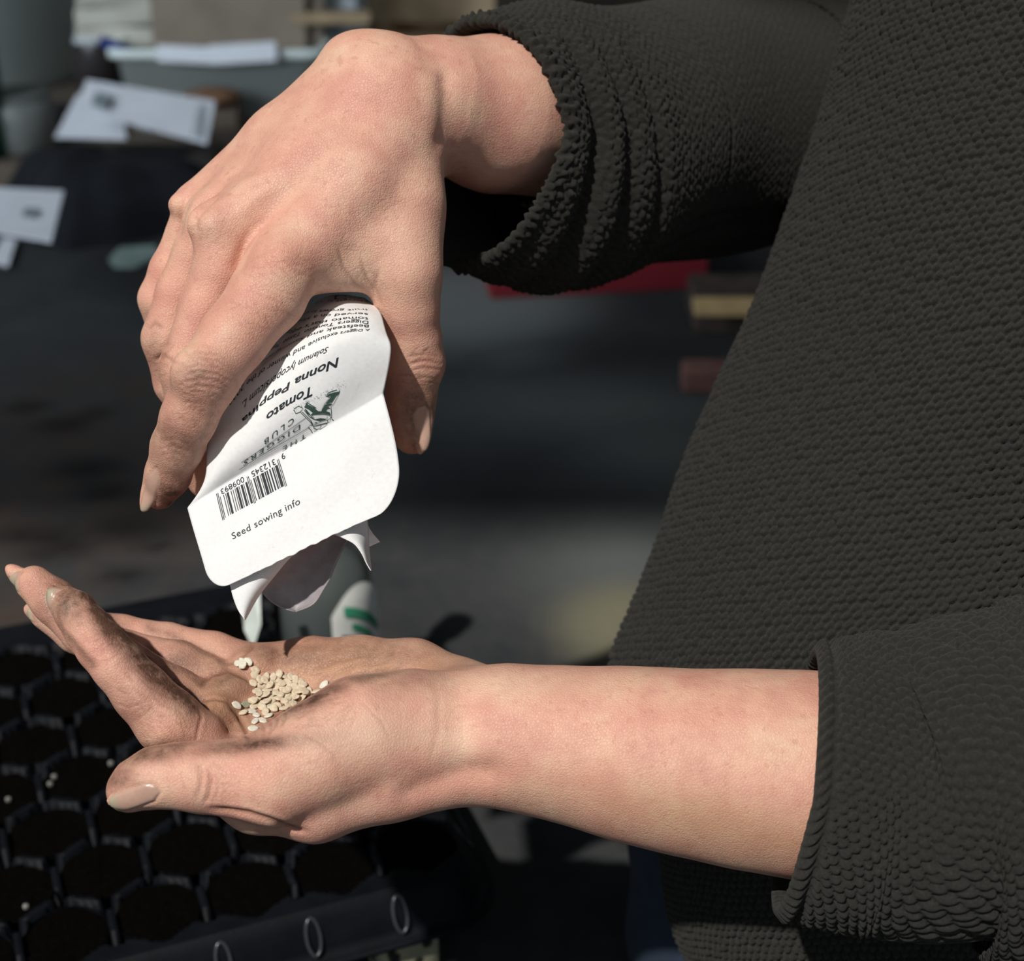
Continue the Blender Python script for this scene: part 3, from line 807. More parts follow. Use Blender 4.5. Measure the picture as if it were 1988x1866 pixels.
# ---------------------------------------------------------------- the seed packet
UU = np.array([0, 1 / 3, 2 / 3, 1.0])
PW = 72.0
ROWS = [(-25, [(412, 1150, 486.0), (535, 1093, 485.0), (660, 1033, 486), (778, 985, 489)]),
        (-12, [(386, 1064, 489.0), (515, 1000, 489.0), (643, 937, 490), (771, 878, 493)]),
        (0, [(364, 986, 494.0), (489, 908, 493.0), (615, 838, 494), (744, 764, 498)]),
        (8, [(398, 930, 492.5), (500, 853, 488.0), (624, 785, 491), (753, 722, 496)]),
        (16, [(402, 872, 495.5), (508, 797, 488.0), (632, 719, 489), (759, 675, 495)]),
        (22, [(408, 838, 497.5), (515, 760, 490.0), (640, 677, 489), (753, 654, 496)]),
        (27, [(418, 800, 499.5), (522, 713, 492.0), (645, 652, 491), (748, 640, 498)]),
        (34.5, [(440, 770, 502.5), (545, 680, 497.0), (652, 622, 496), (742, 617, 502)]),
        (42, [(470, 740, 508.3), (572, 640, 504.2), (655, 600, 503), (733, 600, 508)]),
        (50, [(500, 700, 518.0), (595, 608, 515.0), (660, 581, 514), (716, 585, 518)]),
        (60, [(520, 680, 528.0), (605, 590, 528.0), (665, 572, 528), (706, 578, 530)])]
def spline(x, xs, ys):
    """natural cubic spline; ys (n,k)"""
    n = len(xs); h = np.diff(xs); A = np.eye(n); b = np.zeros_like(ys)
    for i in range(1, n - 1):
        A[i, i - 1] = h[i - 1]; A[i, i] = 2 * (h[i - 1] + h[i]); A[i, i + 1] = h[i]
        b[i] = 6 * ((ys[i + 1] - ys[i]) / h[i] - (ys[i] - ys[i - 1]) / h[i - 1])
    M = np.linalg.solve(A, b)
    k = np.clip(np.searchsorted(xs, x, side='right') - 1, 0, n - 2)
    hk = h[k][:, None]; a = (xs[k + 1] - x)[:, None]; c = (x - xs[k])[:, None]
    return (M[k] * a**3 + M[k + 1] * c**3) / (6 * hk) + (ys[k] / hk - M[k] * hk / 6) * a + (ys[k + 1] / hk - M[k + 1] * hk / 6) * c
_v = np.array([r[0] for r in ROWS], float); _p = np.array([r[1] for r in ROWS], float).reshape(len(ROWS), 12)
def sheet_px(u, v):
    u = np.atleast_1d(np.asarray(u, float)); v = np.atleast_1d(np.asarray(v, float))
    out = np.where((v <= 0)[:, None], spline(np.minimum(v, 0), _v[:3], _p[:3]), spline(np.maximum(v, 0), _v[2:], _p[2:]))
    C = out.reshape(-1, 4, 3)
    L = np.ones((len(u), 4))
    for i in range(4):
        for j in range(4):
            if i != j: L[:, i] *= (u - UU[j]) / (UU[i] - UU[j])
    return (C * L[:, :, None]).sum(1)
def sheet(u, v, off=0.0):
    u = np.atleast_1d(np.asarray(u, float)); v = np.atleast_1d(np.asarray(v, float))
    p = sheet_px(u, v); P = np.stack([(p[:, 0] - 994) * p[:, 2] / FPX, -(p[:, 1] - 933) * p[:, 2] / FPX, -p[:, 2]], axis=1)
    P[:, 2] += .35 * np.sin(u * 19 + v * .12) * np.exp(-np.abs(v) / 9) + .25 * np.sin(u * 7 - v * .33)
    if off:
        e = 0.004
        a = sheet(np.asarray(u) + e, v); b = sheet(u, np.asarray(v) + .2)
        n = np.cross(a - P, b - P); n /= np.linalg.norm(n, axis=1, keepdims=True); n *= np.sign(n[:, 2:3])
        P = P + n * off
    return P
_gu, _gv = np.meshgrid(np.linspace(-.05, 1.05, 330), np.linspace(-25, 58, 420), indexing='ij')
_gp = sheet_px(_gu.ravel(), _gv.ravel())[:, :2]
def inv(px, py):
    i = np.argmin((_gp[:, 0] - px) ** 2 + (_gp[:, 1] - py) ** 2)
    return np.array([_gu.ravel()[i] * PW, _gv.ravel()[i]])

def paper_mat():
    t = NT('matt_white_paper')
    f = t.noise(700, 4, .6)
    sm = t.ramp(t.noise(260, 3, .55, dist=1.5), [(.67, (0, 0, 0)), (.80, (1, 1, 1))])
    base = t.mix(t.math('MULTIPLY', sm, .35), t.ramp(f, [(.3, (.77, .765, .75)), (.7, (.83, .825, .81))]), (.42, .39, .34))
    h = t.math('ADD', t.math('MULTIPLY', t.noise(120, 3, .5), 1.0), t.math('MULTIPLY', f, .25))
    t.set(Base_Color=base, Roughness=.72, Normal=t.bump(h, .25, .0008))
    t.b.inputs['Specular IOR Level'].default_value = .25
    return t.m
PAPER = paper_mat()
INK = plain('dark_slate_ink', (.020, .026, .028), .6, .1, 900)
GREEN_INK = plain('dark_green_ink', (.045, .085, .068), .6, .1, 900)

packet_at = W(570, 900, 494)
packet = empty('seed_packet', packet_at)
tag(packet, 'white paper seed packet tipped upside down between thumb and forefinger of the upper hand', 'packet')

def solid_sheet(name, P, nu, nv, parent, mat, thick=0.00028):
    I = np.arange(nu * nv).reshape(nu, nv)
    Q = np.stack([I[:-1, :-1], I[1:, :-1], I[1:, 1:], I[:-1, 1:]], axis=-1).reshape(-1, 4)
    ob = mesh_obj(name, to_world(P) , Q, mat)
    md = ob.modifiers.new('thickness', 'SOLIDIFY'); md.thickness = thick; md.offset = 0
    return adopt(ob, parent)

def back_panel():
    nu, nv = 90, 200
    v = np.concatenate([np.linspace(-25, -17, 40), np.linspace(-17, 60, nv - 39)[1:]])
    rl, rr = 6.5, 10.0; cut_l = np.zeros(nv); cut_r = np.zeros(nv)
    w = v + 25
    m = w < rl; cut_l[m] = rl - np.sqrt(rl**2 - (rl - w[m])**2)
    m = w < rr; cut_r[m] = rr - np.sqrt(np.maximum(rr**2 - (rr - w[m])**2, 0))
    U = []; Vv = []
    s = np.linspace(0, 1, nu)
    for j in range(nv):
        u = (cut_l[j] + (PW - cut_l[j] - cut_r[j]) * s) / PW
        U.append(u); Vv.append(np.full(nu, v[j]))
    U = np.array(U).T; Vv = np.array(Vv).T
    ragged = 0.28 * np.sin(s * 61) * np.sin(s * 23 + 1) * np.clip(1 - np.abs(s - .5) * 2.2, 0, 1)
    Vv = Vv + ragged[:, None] * np.exp(-(Vv + 25) / 2)
    P = sheet(U.ravel(), Vv.ravel())
    return solid_sheet('back_panel', P, nu, nv, packet, PAPER)
back_panel()
# the other wall of the packet, a little behind
_s, _t = np.meshgrid(np.linspace(.035, .965, 40), np.linspace(-20, 60, 70), indexing='ij')
_q = sheet(_s.ravel(), _t.ravel()); _gap = 4.0 * np.sin(np.pi * np.clip(_s.ravel(), 0, 1)) * np.clip(1 - (_t.ravel() + 20) / 90, .2, 1) + .7
_q[:, 2] -= _gap
solid_sheet('front_panel', _q, 40, 70, packet, PAPER)

def ruled(name, A, B, D0, D1, bulge, n=40, m=24, mat=None, curl=0.0):
    A = np.array(A, float); B = np.array(B, float); t = np.linspace(0, 1, n)
    def al(P):
        L = np.concatenate([[0], np.cumsum(np.linalg.norm(np.diff(P, axis=0), axis=1))]); L /= L[-1]
        return interp(t, L, P) if len(P) > 2 else P[0] + t[:, None] * (P[1] - P[0])
    a, b = al(A), al(B); w = np.linspace(0, 1, m)
    P = []
    for j in range(m):
        p = a + (b - a) * w[j]; D = D0 + (D1 - D0) * t + bulge * math.sin(math.pi * w[j]) * np.sin(math.pi * np.clip(t, 0, 1) * .8 + .3) + curl * (w[j] - .5)
        P.append(np.stack([(p[:, 0] - 994) * D / FPX, -(p[:, 1] - 933) * D / FPX, -D], axis=1))
    P = np.array(P).reshape(-1, 3)
    return solid_sheet(name, P, m, n, packet, mat or PAPER)
def liner_mat():
    t = NT('shaded_paper_lining'); t.set(Base_Color=t.ramp(t.noise(300, 4), [(.3, (.27, .24, .25)), (.7, (.33, .30, .305))]), Roughness=.5); return t.m  # the packet's shade on the tongue is put into this grey
LINER = liner_mat()
ruled('opened_flap', [(425, 1100), (446, 1135), (452, 1158), (466, 1191), (475, 1203)], [(625, 1035), (571, 1075), (535, 1116), (502, 1158), (476, 1204)], 492, 489, -2.2, curl=4)
o_ = ruled('tongue', [(575, 1040), (556, 1085), (530, 1120), (508, 1148), (518, 1161), (544, 1179), (573, 1188)],
           [(720, 1000), (674, 1052), (654, 1093), (640, 1126), (629, 1144), (610, 1172), (574, 1188)], 501, 505, 4.5, mat=LINER)
o_['label'] = 'rounded inner tongue of the packet mouth, coloured as shaded paper'
ruled('opened_flap', [(630, 1030), (668, 1046), (688, 1057), (701, 1074), (712, 1095), (720, 1108)], [(712, 1000), (714, 1018), (715, 1035), (716, 1055), (718, 1080), (721, 1108)], 492, 493, -3.0, curl=9)
ruled('torn_corner', [(698, 1005), (706, 1030), (716, 1062)], [(704, 1000), (722, 1034), (738, 1052)], 497, 500, 1.0, n=16, m=10)

# ---- printing, laid on the sheet surface
def on_sheet(uv, off=.22):
    uv = np.asarray(uv, float); return sheet(uv[:, 0] / PW, uv[:, 1], off)
def print_mesh(name, uv, faces, mat, off=.30):
    ob = mesh_obj(name, to_world(on_sheet(uv, off)), faces, mat, smooth=False); return adopt(ob, packet)
def text_mesh(body, bold=0.0, space=1.0, shear=0.0):
    cu = bpy.data.curves.new('t', 'FONT'); cu.body = body; cu.offset = bold; cu.space_character = space; cu.shear = shear; cu.resolution_u = 3
    o = bpy.data.objects.new('t', cu); COL.objects.link(o); bpy.context.view_layer.update()
    me = bpy.data.meshes.new_from_object(o.evaluated_get(bpy.context.evaluated_depsgraph_get()))
    v = np.array([x.co[:2] for x in me.vertices]); f = [tuple(p.vertices) for p in me.polygons]
    bpy.data.objects.remove(o); bpy.data.curves.remove(cu); bpy.data.meshes.remove(me)
    return v, f
def write(name, body, base_px, cap, bold=0.0, space=1.0, shear=0.0, mat=None, label=None):
    """base_px: baseline as sighted points, in reading order; cap height in mm"""
    v, f = text_mesh(body, bold, space, shear)
    B = np.array([inv(*p) for p in base_px])
    L = np.concatenate([[0], np.cumsum(np.linalg.norm(np.diff(B, axis=0), axis=1))])
    x0, x1 = v[:, 0].min(), v[:, 0].max(); x = (v[:, 0] - x0) / (x1 - x0) * L[-1]; y = v[:, 1] / 0.70 * cap
    P = np.stack([np.interp(x, L, B[:, 0]), np.interp(x, L, B[:, 1])], axis=1)
    e = .8; Q = np.stack([np.interp(np.minimum(x + e, L[-1]), L, B[:, 0]) - np.interp(np.maximum(x - e, 0), L, B[:, 0]),
                          np.interp(np.minimum(x + e, L[-1]), L, B[:, 1]) - np.interp(np.maximum(x - e, 0), L, B[:, 1])], axis=1)
    Q /= np.linalg.norm(Q, axis=1, keepdims=True)
    N = np.stack([-Q[:, 1], Q[:, 0]], axis=1)
    o = print_mesh(name, P + N * y[:, None], f, mat or INK)
    if label: o['label'] = label
    return o
z1 = lambda *p: [(420 + x / 5.183, 560 + y / 5.183) for x, y in p]
z2 = lambda *p: [(350 + x / 4.518, 840 + y / 4.518) for x, y in p]
z3 = lambda p: [(560 + x / 13.33, 740 + y / 13.33) for x, y in p]
write('lettering', 'Nonna Peppina', z1((1228, 690), (1000, 800), (760, 930), (500, 1110), (262, 1322)), 2.4, bold=.018)
write('lettering', 'Tomato', z1((975, 975), (760, 1090), (505, 1262)), 2.4, bold=.018)
write('lettering', 'Solanum lycopersicum L.', z1((1130, 588), (980, 655), (790, 750), (560, 905), (400, 1030), (262, 1150)), 1.75, shear=.22)
write('lettering', 'A Diggers exclusive and winner of the 2020', z1((1542, 412), (1370, 425), (1180, 455), (1000, 520), (900, 580), (760, 645), (640, 710), (440, 835), (270, 970), (140, 1120)), 1.55)
write('lettering', 'Beefsteak and Saucing tomato category', z1((1532, 372), (1160, 405), (980, 455), (700, 585), (450, 750), (330, 850), (200, 980)), 1.55)
write('lettering', 'Diggers Tomato Taste Test. A', z1((1527, 335), (1200, 350), (930, 415), (700, 520), (530, 630), (470, 690)), 1.55)
write('lettering', "tomato that's equally good", z1((1530, 300), (1240, 308), (990, 345), (780, 430), (540, 545)), 1.55)
write('lettering', 'served on a sandwich', z1((1522, 260), (1270, 260), (1070, 268), (900, 310), (700, 410)), 1.55)
write('lettering', 'fruit grows to around', z1((1518, 214), (1350, 214), (1040, 226), (860, 272), (760, 325)), 1.55)
write('lettering', 'Harvest in  12', z1((1505, 132), (1200, 134), (1010, 148)), 1.55)
write('lettering', 'CLUB', z1((775, 1292), (650, 1385), (482, 1520)), 1.7, space=1.5, mat=GREEN_INK)
write('lettering', 'DIGGERS', z1((842, 1362), (600, 1520), (278, 1735)), 1.55, space=1.35, mat=GREEN_INK)
write('lettering', 'THE', z1((900, 1450), (800, 1515), (665, 1590)), 1.6, space=1.5, mat=GREEN_INK)
write('lettering', 'Seed sowing info', z2((462, 943), (1058, 628)), 1.75, space=1.06, mat=INK)
write('barcode_digits', '312345', z2((825, 232), (622, 345)), 1.35)
write('barcode_digits', '009893', z2((552, 388), (355, 500)), 1.35)
write('barcode_digits', '9', z2((912, 178), (884, 192)), 1.35)

def barcode():
    Lc = '0001101 0011001 0010011 0111101 0100011 0110001 0101111 0111011 0110111 0001011'.split()
    Gc = [''.join('1' if c == '0' else '0' for c in s_)[::-1] for s_ in Lc]; Rc = [''.join('1' if c == '0' else '0' for c in s_) for s_ in Lc]
    par = 'LGGLGL'; dig = '312345009893'
    bits = '101' + ''.join((Lc if p == 'L' else Gc)[int(d)] for p, d in zip(par, dig[:6])) + '01010' + ''.join(Rc[int(d)] for d in dig[6:]) + '101'
    bits = bits[::-1]                              # printed upside down: the first digit is at the right
    A, B_, Cc, Dd = (np.array(p) for p in z2((318, 540), (865, 232), (372, 772), (938, 468)))
    V = []; F = []; n = len(bits); i = 0
    while i < n:
        if bits[i] == '0': i += 1; continue
        j = i
        while j < n and bits[j] == '1': j += 1
        guard = i < 3 or i >= n - 3 or 45 <= i < 50
        a = (i + .06) / n; b = (j - .06) / n; ins = 0.0 if guard else .16
        k = len(V); m = 5
        for q in np.linspace(ins, 1.0 if guard else .95, m):
            for r in (a, b):
                top = A + (B_ - A) * r; bot = Cc + (Dd - Cc) * r; V.append(inv_fine(*(top + (bot - top) * q)))
        for q in range(m - 1): F.append((k + 2 * q, k + 2 * q + 1, k + 2 * q + 3, k + 2 * q + 2))
        i = j
    return print_mesh('barcode', V, F, INK)
def inv_fine(px, py):
    uv = inv(px, py)
    for _ in range(3):                              # Newton steps from the nearest grid point
        p0 = sheet_px([uv[0] / PW], [uv[1]])[0, :2]; pu = sheet_px([(uv[0] + .1) / PW], [uv[1]])[0, :2]; pv = sheet_px([uv[0] / PW], [uv[1] + .1])[0, :2]
        J = np.stack([(pu - p0) / .1, (pv - p0) / .1], axis=1)
        try: uv = uv + np.linalg.solve(J, np.array([px, py]) - p0)
        except np.linalg.LinAlgError: break
    return uv
barcode()

def stroke_uv(pts, wmm):
    P = np.array([inv_fine(*p) for p in pts]); V = []; F = []
    T = np.gradient(P, axis=0); T /= np.linalg.norm(T, axis=1, keepdims=True) + 1e-9
    N = np.stack([-T[:, 1], T[:, 0]], axis=1)
    for p, n_ in zip(P, N): V += [p + n_ * wmm / 2, p - n_ * wmm / 2]
    for i in range(len(P) - 1): F.append((2 * i, 2 * i + 1, 2 * i + 3, 2 * i + 2))
    return V, F
def join_uv(name, items, mat, off=.30):
    V = []; F = []
    for v, f in items:
        k = len(V); V += list(v); F += [tuple(i + k for i in q) for q in f]
    return print_mesh(name, V, F, mat, off)
def dens(pts, n=10):
    pts = np.array(pts, float); L = np.concatenate([[0], np.cumsum(np.linalg.norm(np.diff(pts, axis=0), axis=1))])
    q = np.linspace(0, L[-1], n); return [(np.interp(x, L, pts[:, 0]), np.interp(x, L, pts[:, 1])) for x in q]
join_uv('rule_lines', [stroke_uv(dens(z1((250, 1748), (400, 1652), (640, 1482), (895, 1302)), 12), .16), stroke_uv(dens(z1((230, 1820), (430, 1690), (700, 1530), (935, 1392)), 12), .16)], GREEN_INK)
# the digging figure of the emblem
solid = [[(1308, 262), (1200, 282), (1060, 322), (985, 372), (1060, 385), (1095, 402), (955, 590), (1060, 550), (1120, 548), (1230, 380), (1300, 320)],
         [(935, 605), (1060, 572), (1125, 575), (1085, 620), (975, 665), (1045, 668), (1075, 700), (1000, 715), (960, 770), (850, 770)],
         [(475, 560), (520, 610), (690, 690), (665, 760), (610, 800), (520, 730), (440, 690), (405, 680)],
         [(700, 715), (770, 775), (960, 770), (1060, 800), (1090, 880), (1040, 850), (900, 830), (700, 850), (600, 870), (550, 885), (640, 800)],
         [(430, 705), (470, 740), (560, 850), (530, 880), (470, 820), (425, 740)], [(680, 985), (820, 950), (1000, 975), (900, 1000), (820, 1025)],
         [(560, 1035), (600, 1040), (640, 1120), (590, 1100)], [(1105, 965), (1160, 990), (1170, 1020), (1130, 1010)], [(640, 1090), (700, 1050), (760, 1060), (700, 1075)]]
lines = [[(1310, 230), (1315, 300), (1160, 590), (1090, 660), (1105, 800), (1110, 960)], [(1250, 220), (1060, 280), (955, 370), (970, 400), (1080, 400), (920, 600), (850, 770)],
         [(600, 880), (580, 900), (640, 975), (820, 1025)], [(560, 900), (650, 860), (900, 850), (1060, 870), (1090, 950)], [(305, 800), (560, 1050), (610, 1120)], [(350, 790), (590, 1030)], [(400, 740), (520, 900), (640, 975)],
         [(140, 745), (185, 840), (300, 790), (380, 700), (250, 640), (140, 720)], [(500, 1195), (560, 1120), (610, 1130), (640, 1160), (700, 1150), (1000, 1080)], [(500, 1195), (560, 1240), (610, 1330)],
         [(640, 1160), (650, 1210), (740, 1240), (820, 1200), (840, 1100)], [(1000, 990), (1010, 1050), (960, 1150), (800, 1250)], [(650, 1130), (830, 1040), (1010, 990), (1040, 960), (1110, 960), (1040, 1060), (900, 1090), (680, 1150)],
         [(730, 1250), (690, 1280), (660, 1290)], [(620, 910), (650, 950)], [(980, 960), (1010, 900)], [(420, 680), (470, 540), (560, 600), (710, 690)]]
items = []
for pl in solid:
    bm = bmesh.new(); vs = [bm.verts.new((*inv_fine(*p), 0)) for p in z3(pl)]
    fc = bm.faces.new(vs); bmesh.ops.triangulate(bm, faces=[fc]); bm.verts.index_update()
    items.append(([v.co[:2] for v in bm.verts], [tuple(v.index for v in f.verts) for f in bm.faces])); bm.free()
for ln in lines: items.append(stroke_uv(dens(z3(ln), 14), .17))
for _ in range(150):
    t_ = random.random(); c_ = (90 + 1360 * t_ + random.gauss(0, 30), 740 - 660 * t_ + random.gauss(0, 42))
    p_ = inv_fine(*z3([c_])[0]); r_ = .05 + .05 * random.random()
    items.append(([p_ + (r_, 0), p_ + (0, r_), p_ - (r_, 0), p_ - (0, r_)], [(0, 1, 2, 3)]))
em = join_uv('emblem', items, GREEN_INK); em['label'] = 'green printed figure digging with a spade'
_b = [inv_fine(*p) for p in z1((1190, 78), (1310, 78), (1310, 118), (1190, 118))]
print_mesh('printed_icon', _b, [(0, 1, 2, 3)], INK)
# ---------------------------------------------------------------- tomato seeds resting in the palm
def seed_mat(name, a, b):
    t = NT(name); t.set(Base_Color=t.ramp(t.noise(900, 4, .6), [(.3, a), (.7, b)]), Roughness=.8, Normal=t.bump(t.noise(2600, 3, .7), .7, .0003), Sheen_Weight=.4)
    t.b.inputs['Subsurface Weight'].default_value = .1; t.b.inputs['Subsurface Scale'].default_value = .001
    return t.m
SEED = seed_mat('cream_seed_coat', (.58, .46, .30), (.80, .69, .51)); PALE = seed_mat('pale_seed_coat', (.70, .66, .52), (.84, .80, .66)); GREY = seed_mat('grey_green_seed_coat', (.25, .25, .16), (.38, .37, .25))
def seed_mesh(k, mat):
    bm = bmesh.new(); bmesh.ops.create_uvsphere(bm, u_segments=20, v_segments=12, radius=1.0); r = random.Random(k)
    L, Wd, Th, bend = 1.36 + .2 * r.random(), .98 + .16 * r.random(), .40 + .10 * r.random(), (r.random() - .5) * .5
    for v in bm.verts:
        x, y, z = v.co; w = 1 - .34 * max(0, x) ** 1.5 - .05 * (x < 0)
        dimple = 1 - .35 * math.exp(-((x + .1) ** 2 + y * y) / .18)
        n_ = noise.noise(Vector((x * 1.7 + k * 7, y * 1.7, z * 1.7))) * .12
        v.co = Vector((x * L * (1 + n_), y * Wd * w * (1 + n_) + bend * x * x * .5, z * Th * dimple * (1 + n_) + .22 * bend * x)) * .00116
    me = bpy.data.meshes.new('tomato_seed'); bm.to_mesh(me); bm.free()
    for p in me.polygons: p.use_smooth = True
    me.materials.append(mat); return me
SM = [seed_mesh(k, SEED) for k in range(7)]; PM = [seed_mesh(20 + k, PALE) for k in range(3)]; GM = seed_mesh(40, GREY)
bpy.context.view_layer.update()
_dg = bpy.context.evaluated_depsgraph_get()
_bvh = BVHTree.FromPolygons([v.co[:] for v in person.data.vertices], [p.vertices[:] for p in person.data.polygons])
placed = []
def place_seed(px, py, me, label, group, flat=.35, lift=0.0):
    o = Vector((0, 0, CAM_H)); d = (W(px, py, 500) - o).normalized()
    loc, nrm, idx, dist = _bvh.ray_cast(o, d)
    if loc is None: return None
    D = -to_cam(loc)[2]
    if D < 484: return None                       # sighted on the ball of the thumb, not in the hollow
    if nrm.dot(d) > 0: nrm = -nrm
    near = sum(1 for q in placed if (q[0] - loc).length < .00195)
    h = .00048 + .0006 * near + lift
    ax = Vector((random.gauss(0, flat), random.gauss(0, flat), 1)).normalized()
    R = nrm.to_track_quat('Z', 'Y').to_matrix() @ ax.to_track_quat('Z', 'Y').to_matrix() @ Matrix.Rotation(random.uniform(0, 6.283), 3, 'Z')
    ob = bpy.data.objects.new('tomato_seed', me); COL.objects.link(ob)
    ob.matrix_world = Matrix.Translation(loc + nrm * h) @ R.to_4x4()
    tag(ob, label, 'seed', group); placed.append((loc.copy(), ob)); return ob
z5 = lambda x, y: (440 + x / 9.036, 1260 + y / 9.036)
G1 = 'cream seeds heaped in the palm'; L1 = 'cream tomato seed in the heap filling the hollow of the open palm'
poly = [(560, 560), (760, 460), (1120, 470), (1290, 560), (1450, 760), (1400, 850), (1300, 900), (1120, 1020), (800, 1140), (620, 1120), (430, 1000), (470, 870), (600, 800)]
pts = []
tries = 0
while len(pts) < 62 and tries < 4000:
    tries += 1
    c = (random.uniform(430, 1450), random.uniform(460, 1140))
    if in_poly(np.array([c]), poly)[0] > 0: continue
    if any(math.hypot(c[0] - q[0], (c[1] - q[1]) * 1.25) < 88 for q in pts): continue
    pts.append(c)
for c in pts: place_seed(*z5(*c), random.choice(SM), L1, G1, .3)
for c, lab in (((500, 370), 'round cream seed lying above the heap, next to the clump by the little finger'), ((490, 475), 'cream seed wedged just below the round seed at the top of the heap'),
               ((465, 615), 'tan oval seed at the left edge of the heap, apart on the finger pad'), ((520, 770), 'cream seed at the left edge of the heap, below the tan oval one'),
               ((155, 995), 'tiny slim seed, the leftmost of all in the palm'), ((285, 1130), 'slim tan seed between the leftmost seed and the lower trail'),
               ((1720, 640), 'pale seed lying alone right of the heap'), ((1570, 760), 'cream seed at the right tip of the heap beside the ball of the thumb'),
               ((440, 1110), 'pale seed at the top of the trail running down to the thumb'), ((520, 1180), 'curved seed, second down the trail towards the thumb'),
               ((500, 1290), 'large pale seed in the middle of the trail towards the thumb'), ((620, 1270), 'white seed right of the trail, half behind the ball of the thumb'),
               ((470, 1420), 'small seed near the bottom of the trail'), ((375, 1530), 'tan seed at the very bottom of the trail, beside the thumb'),
               ((740, 1190), 'slim white seed lying on edge along the ball of the thumb')):
    place_seed(*z5(*c), random.choice(SM if 'tan' in lab or 'cream' in lab else PM), lab, None, .25)
place_seed(*z5(330, 985), GM, 'grey-green seed at the lower left edge of the heap', None, .2)
for c, lab in (((215, 270), 'white seed, left one of the clump at the foot of the little finger'), ((300, 230), 'white seed, topmost of the clump at the foot of the little finger'), ((390, 255), 'white seed, right one of the clump at the foot of the little finger'), ((310, 310), 'white seed, lowest of the clump at the foot of the little finger')):
    place_seed(*z5(*c), random.choice(PM), lab, None, .3)
# ---------------------------------------------------------------- the place: floor, walls, added window and ceiling
def floor_obj():
    xs = np.concatenate([np.arange(-1.6, -.75, .08), np.arange(-.75, .55, .012), np.arange(.55, 2.6, .08)]); ys = np.concatenate([np.arange(-1.6, .2, .1), np.arange(.2, 1.9, .012), np.arange(1.9, 3.3, .1)])
    X, Y = np.meshgrid(xs, ys, indexing='ij'); n = X.shape
    V = np.stack([X.ravel(), Y.ravel(), 0 * X.ravel()], axis=1)
    I = np.arange(n[0] * n[1]).reshape(n)
    Q = np.stack([I[:-1, :-1], I[1:, :-1], I[1:, 1:], I[:-1, 1:]], axis=-1).reshape(-1, 4)
    t = NT('stained_concrete')
    f1 = t.noise(5.5, 6, .6, dist=.6); f2 = t.noise(60, 5, .65); f3 = t.noise(420, 4, .6)
    base = t.ramp(f1, [(.30, (.021, .0235, .027)), (.5, (.035, .037, .039)), (.70, (.055, .057, .055))])
    base = t.mix(t.math('MULTIPLY', f2, .5), base, t.ramp(f2, [(.35, (.020, .021, .023)), (.65, (.052, .050, .046))]))
    base = t.mix(t.math('MULTIPLY', t.attr('rust'), t.ramp(t.noise(22, 4, .6), [(.35, (.1, .1, .1)), (.65, (1, 1, 1))])), base, (.058, .038, .027))
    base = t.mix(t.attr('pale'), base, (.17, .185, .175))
    base = t.mix(t.attr('sunlit'), base, (.16, .15, .10))
    base = t.mix(t.attr('stain_shade'), base, (.004, .004, .004))
    h = t.math('ADD', f2, t.math('MULTIPLY', f3, .5))
    t.set(Base_Color=base, Roughness=.85, Normal=t.bump(h, .5, .002), Specular_IOR_Level=.15)
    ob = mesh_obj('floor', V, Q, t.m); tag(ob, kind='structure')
    ch = {k: np.zeros(len(V)) for k in ('rust', 'pale', 'sunlit', 'stain_shade')}
    def blob(k, px, py, r, v=1.0, sx=1.0, p=2):
        c = on_plane(px, py); d = np.hypot((V[:, 0] - c.x) / sx, V[:, 1] - c.y) / r
        ch[k][...] = np.maximum(ch[k], v * np.exp(-d ** p))
    for a in ((170, 910, .020), (245, 1025, .024), (125, 825, .016), (205, 955, .014), (95, 1045, .02), (40, 1040, .016), (240, 1118, .010), (90, 1070, .013), (190, 800, .010), (55, 790, .012), (140, 1065, .012), (300, 1060, .008)): blob('stain_shade', *a, v=.85, sx=1.5)
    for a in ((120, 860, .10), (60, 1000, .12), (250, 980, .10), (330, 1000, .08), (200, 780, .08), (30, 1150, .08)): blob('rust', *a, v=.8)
    blob('pale', 905, 590, .11, 1.0, p=4); blob('pale', 880, 660, .05, .5); blob('pale', 1010, 680, .05, .45); blob('pale', 1130, 790, .07, .4, sx=2); blob('pale', 1250, 870, .07, .35); blob('pale', 1190, 1090, .06, .45)  # patches of sunlight painted pale into the floor colour
    blob('sunlit', 1222, 1215, .050, 1.0, sx=.9, p=4)  # sunlit strip of floor painted into the colour
    blob('stain_shade', 1210, 690, .05, .45, sx=2); blob('stain_shade', 1050, 1000, .08, .3)  # broad shadow areas of the floor painted in as darkening
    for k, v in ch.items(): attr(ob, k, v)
    return ob
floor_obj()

WALL = plain('grey_render', (.20, .22, .21), .9, .12, 8, .3)
def boxm(name, lo, hi, mat, parent=None, bevel=.0, rot=0.0, loc=None):
    """box as a mesh with its own origin at the bottom centre"""
    lo = np.array(lo, float); hi = np.array(hi, float); c = np.array([(lo[0] + hi[0]) / 2, (lo[1] + hi[1]) / 2, lo[2]])
    bm = bmesh.new(); bmesh.ops.create_cube(bm, size=1.0); s = hi - lo
    for v in bm.verts: v.co = Vector((v.co.x * s[0], v.co.y * s[1], (v.co.z + .5) * s[2]))
    if bevel: bmesh.ops.bevel(bm, geom=bm.edges[:], offset=bevel, segments=3, affect='EDGES', profile=.5)
    me = bpy.data.meshes.new(name); bm.to_mesh(me); bm.free(); me.materials.append(mat)
    o = bpy.data.objects.new(name, me); COL.objects.link(o); o.location = loc if loc is not None else c; o.rotation_euler.z = rot
    if parent: adopt(o, parent)
    return o
tag(boxm('wall_back', (-1.6, 3.0, 0), (2.6, 3.1, 2.5), WALL), kind='structure')
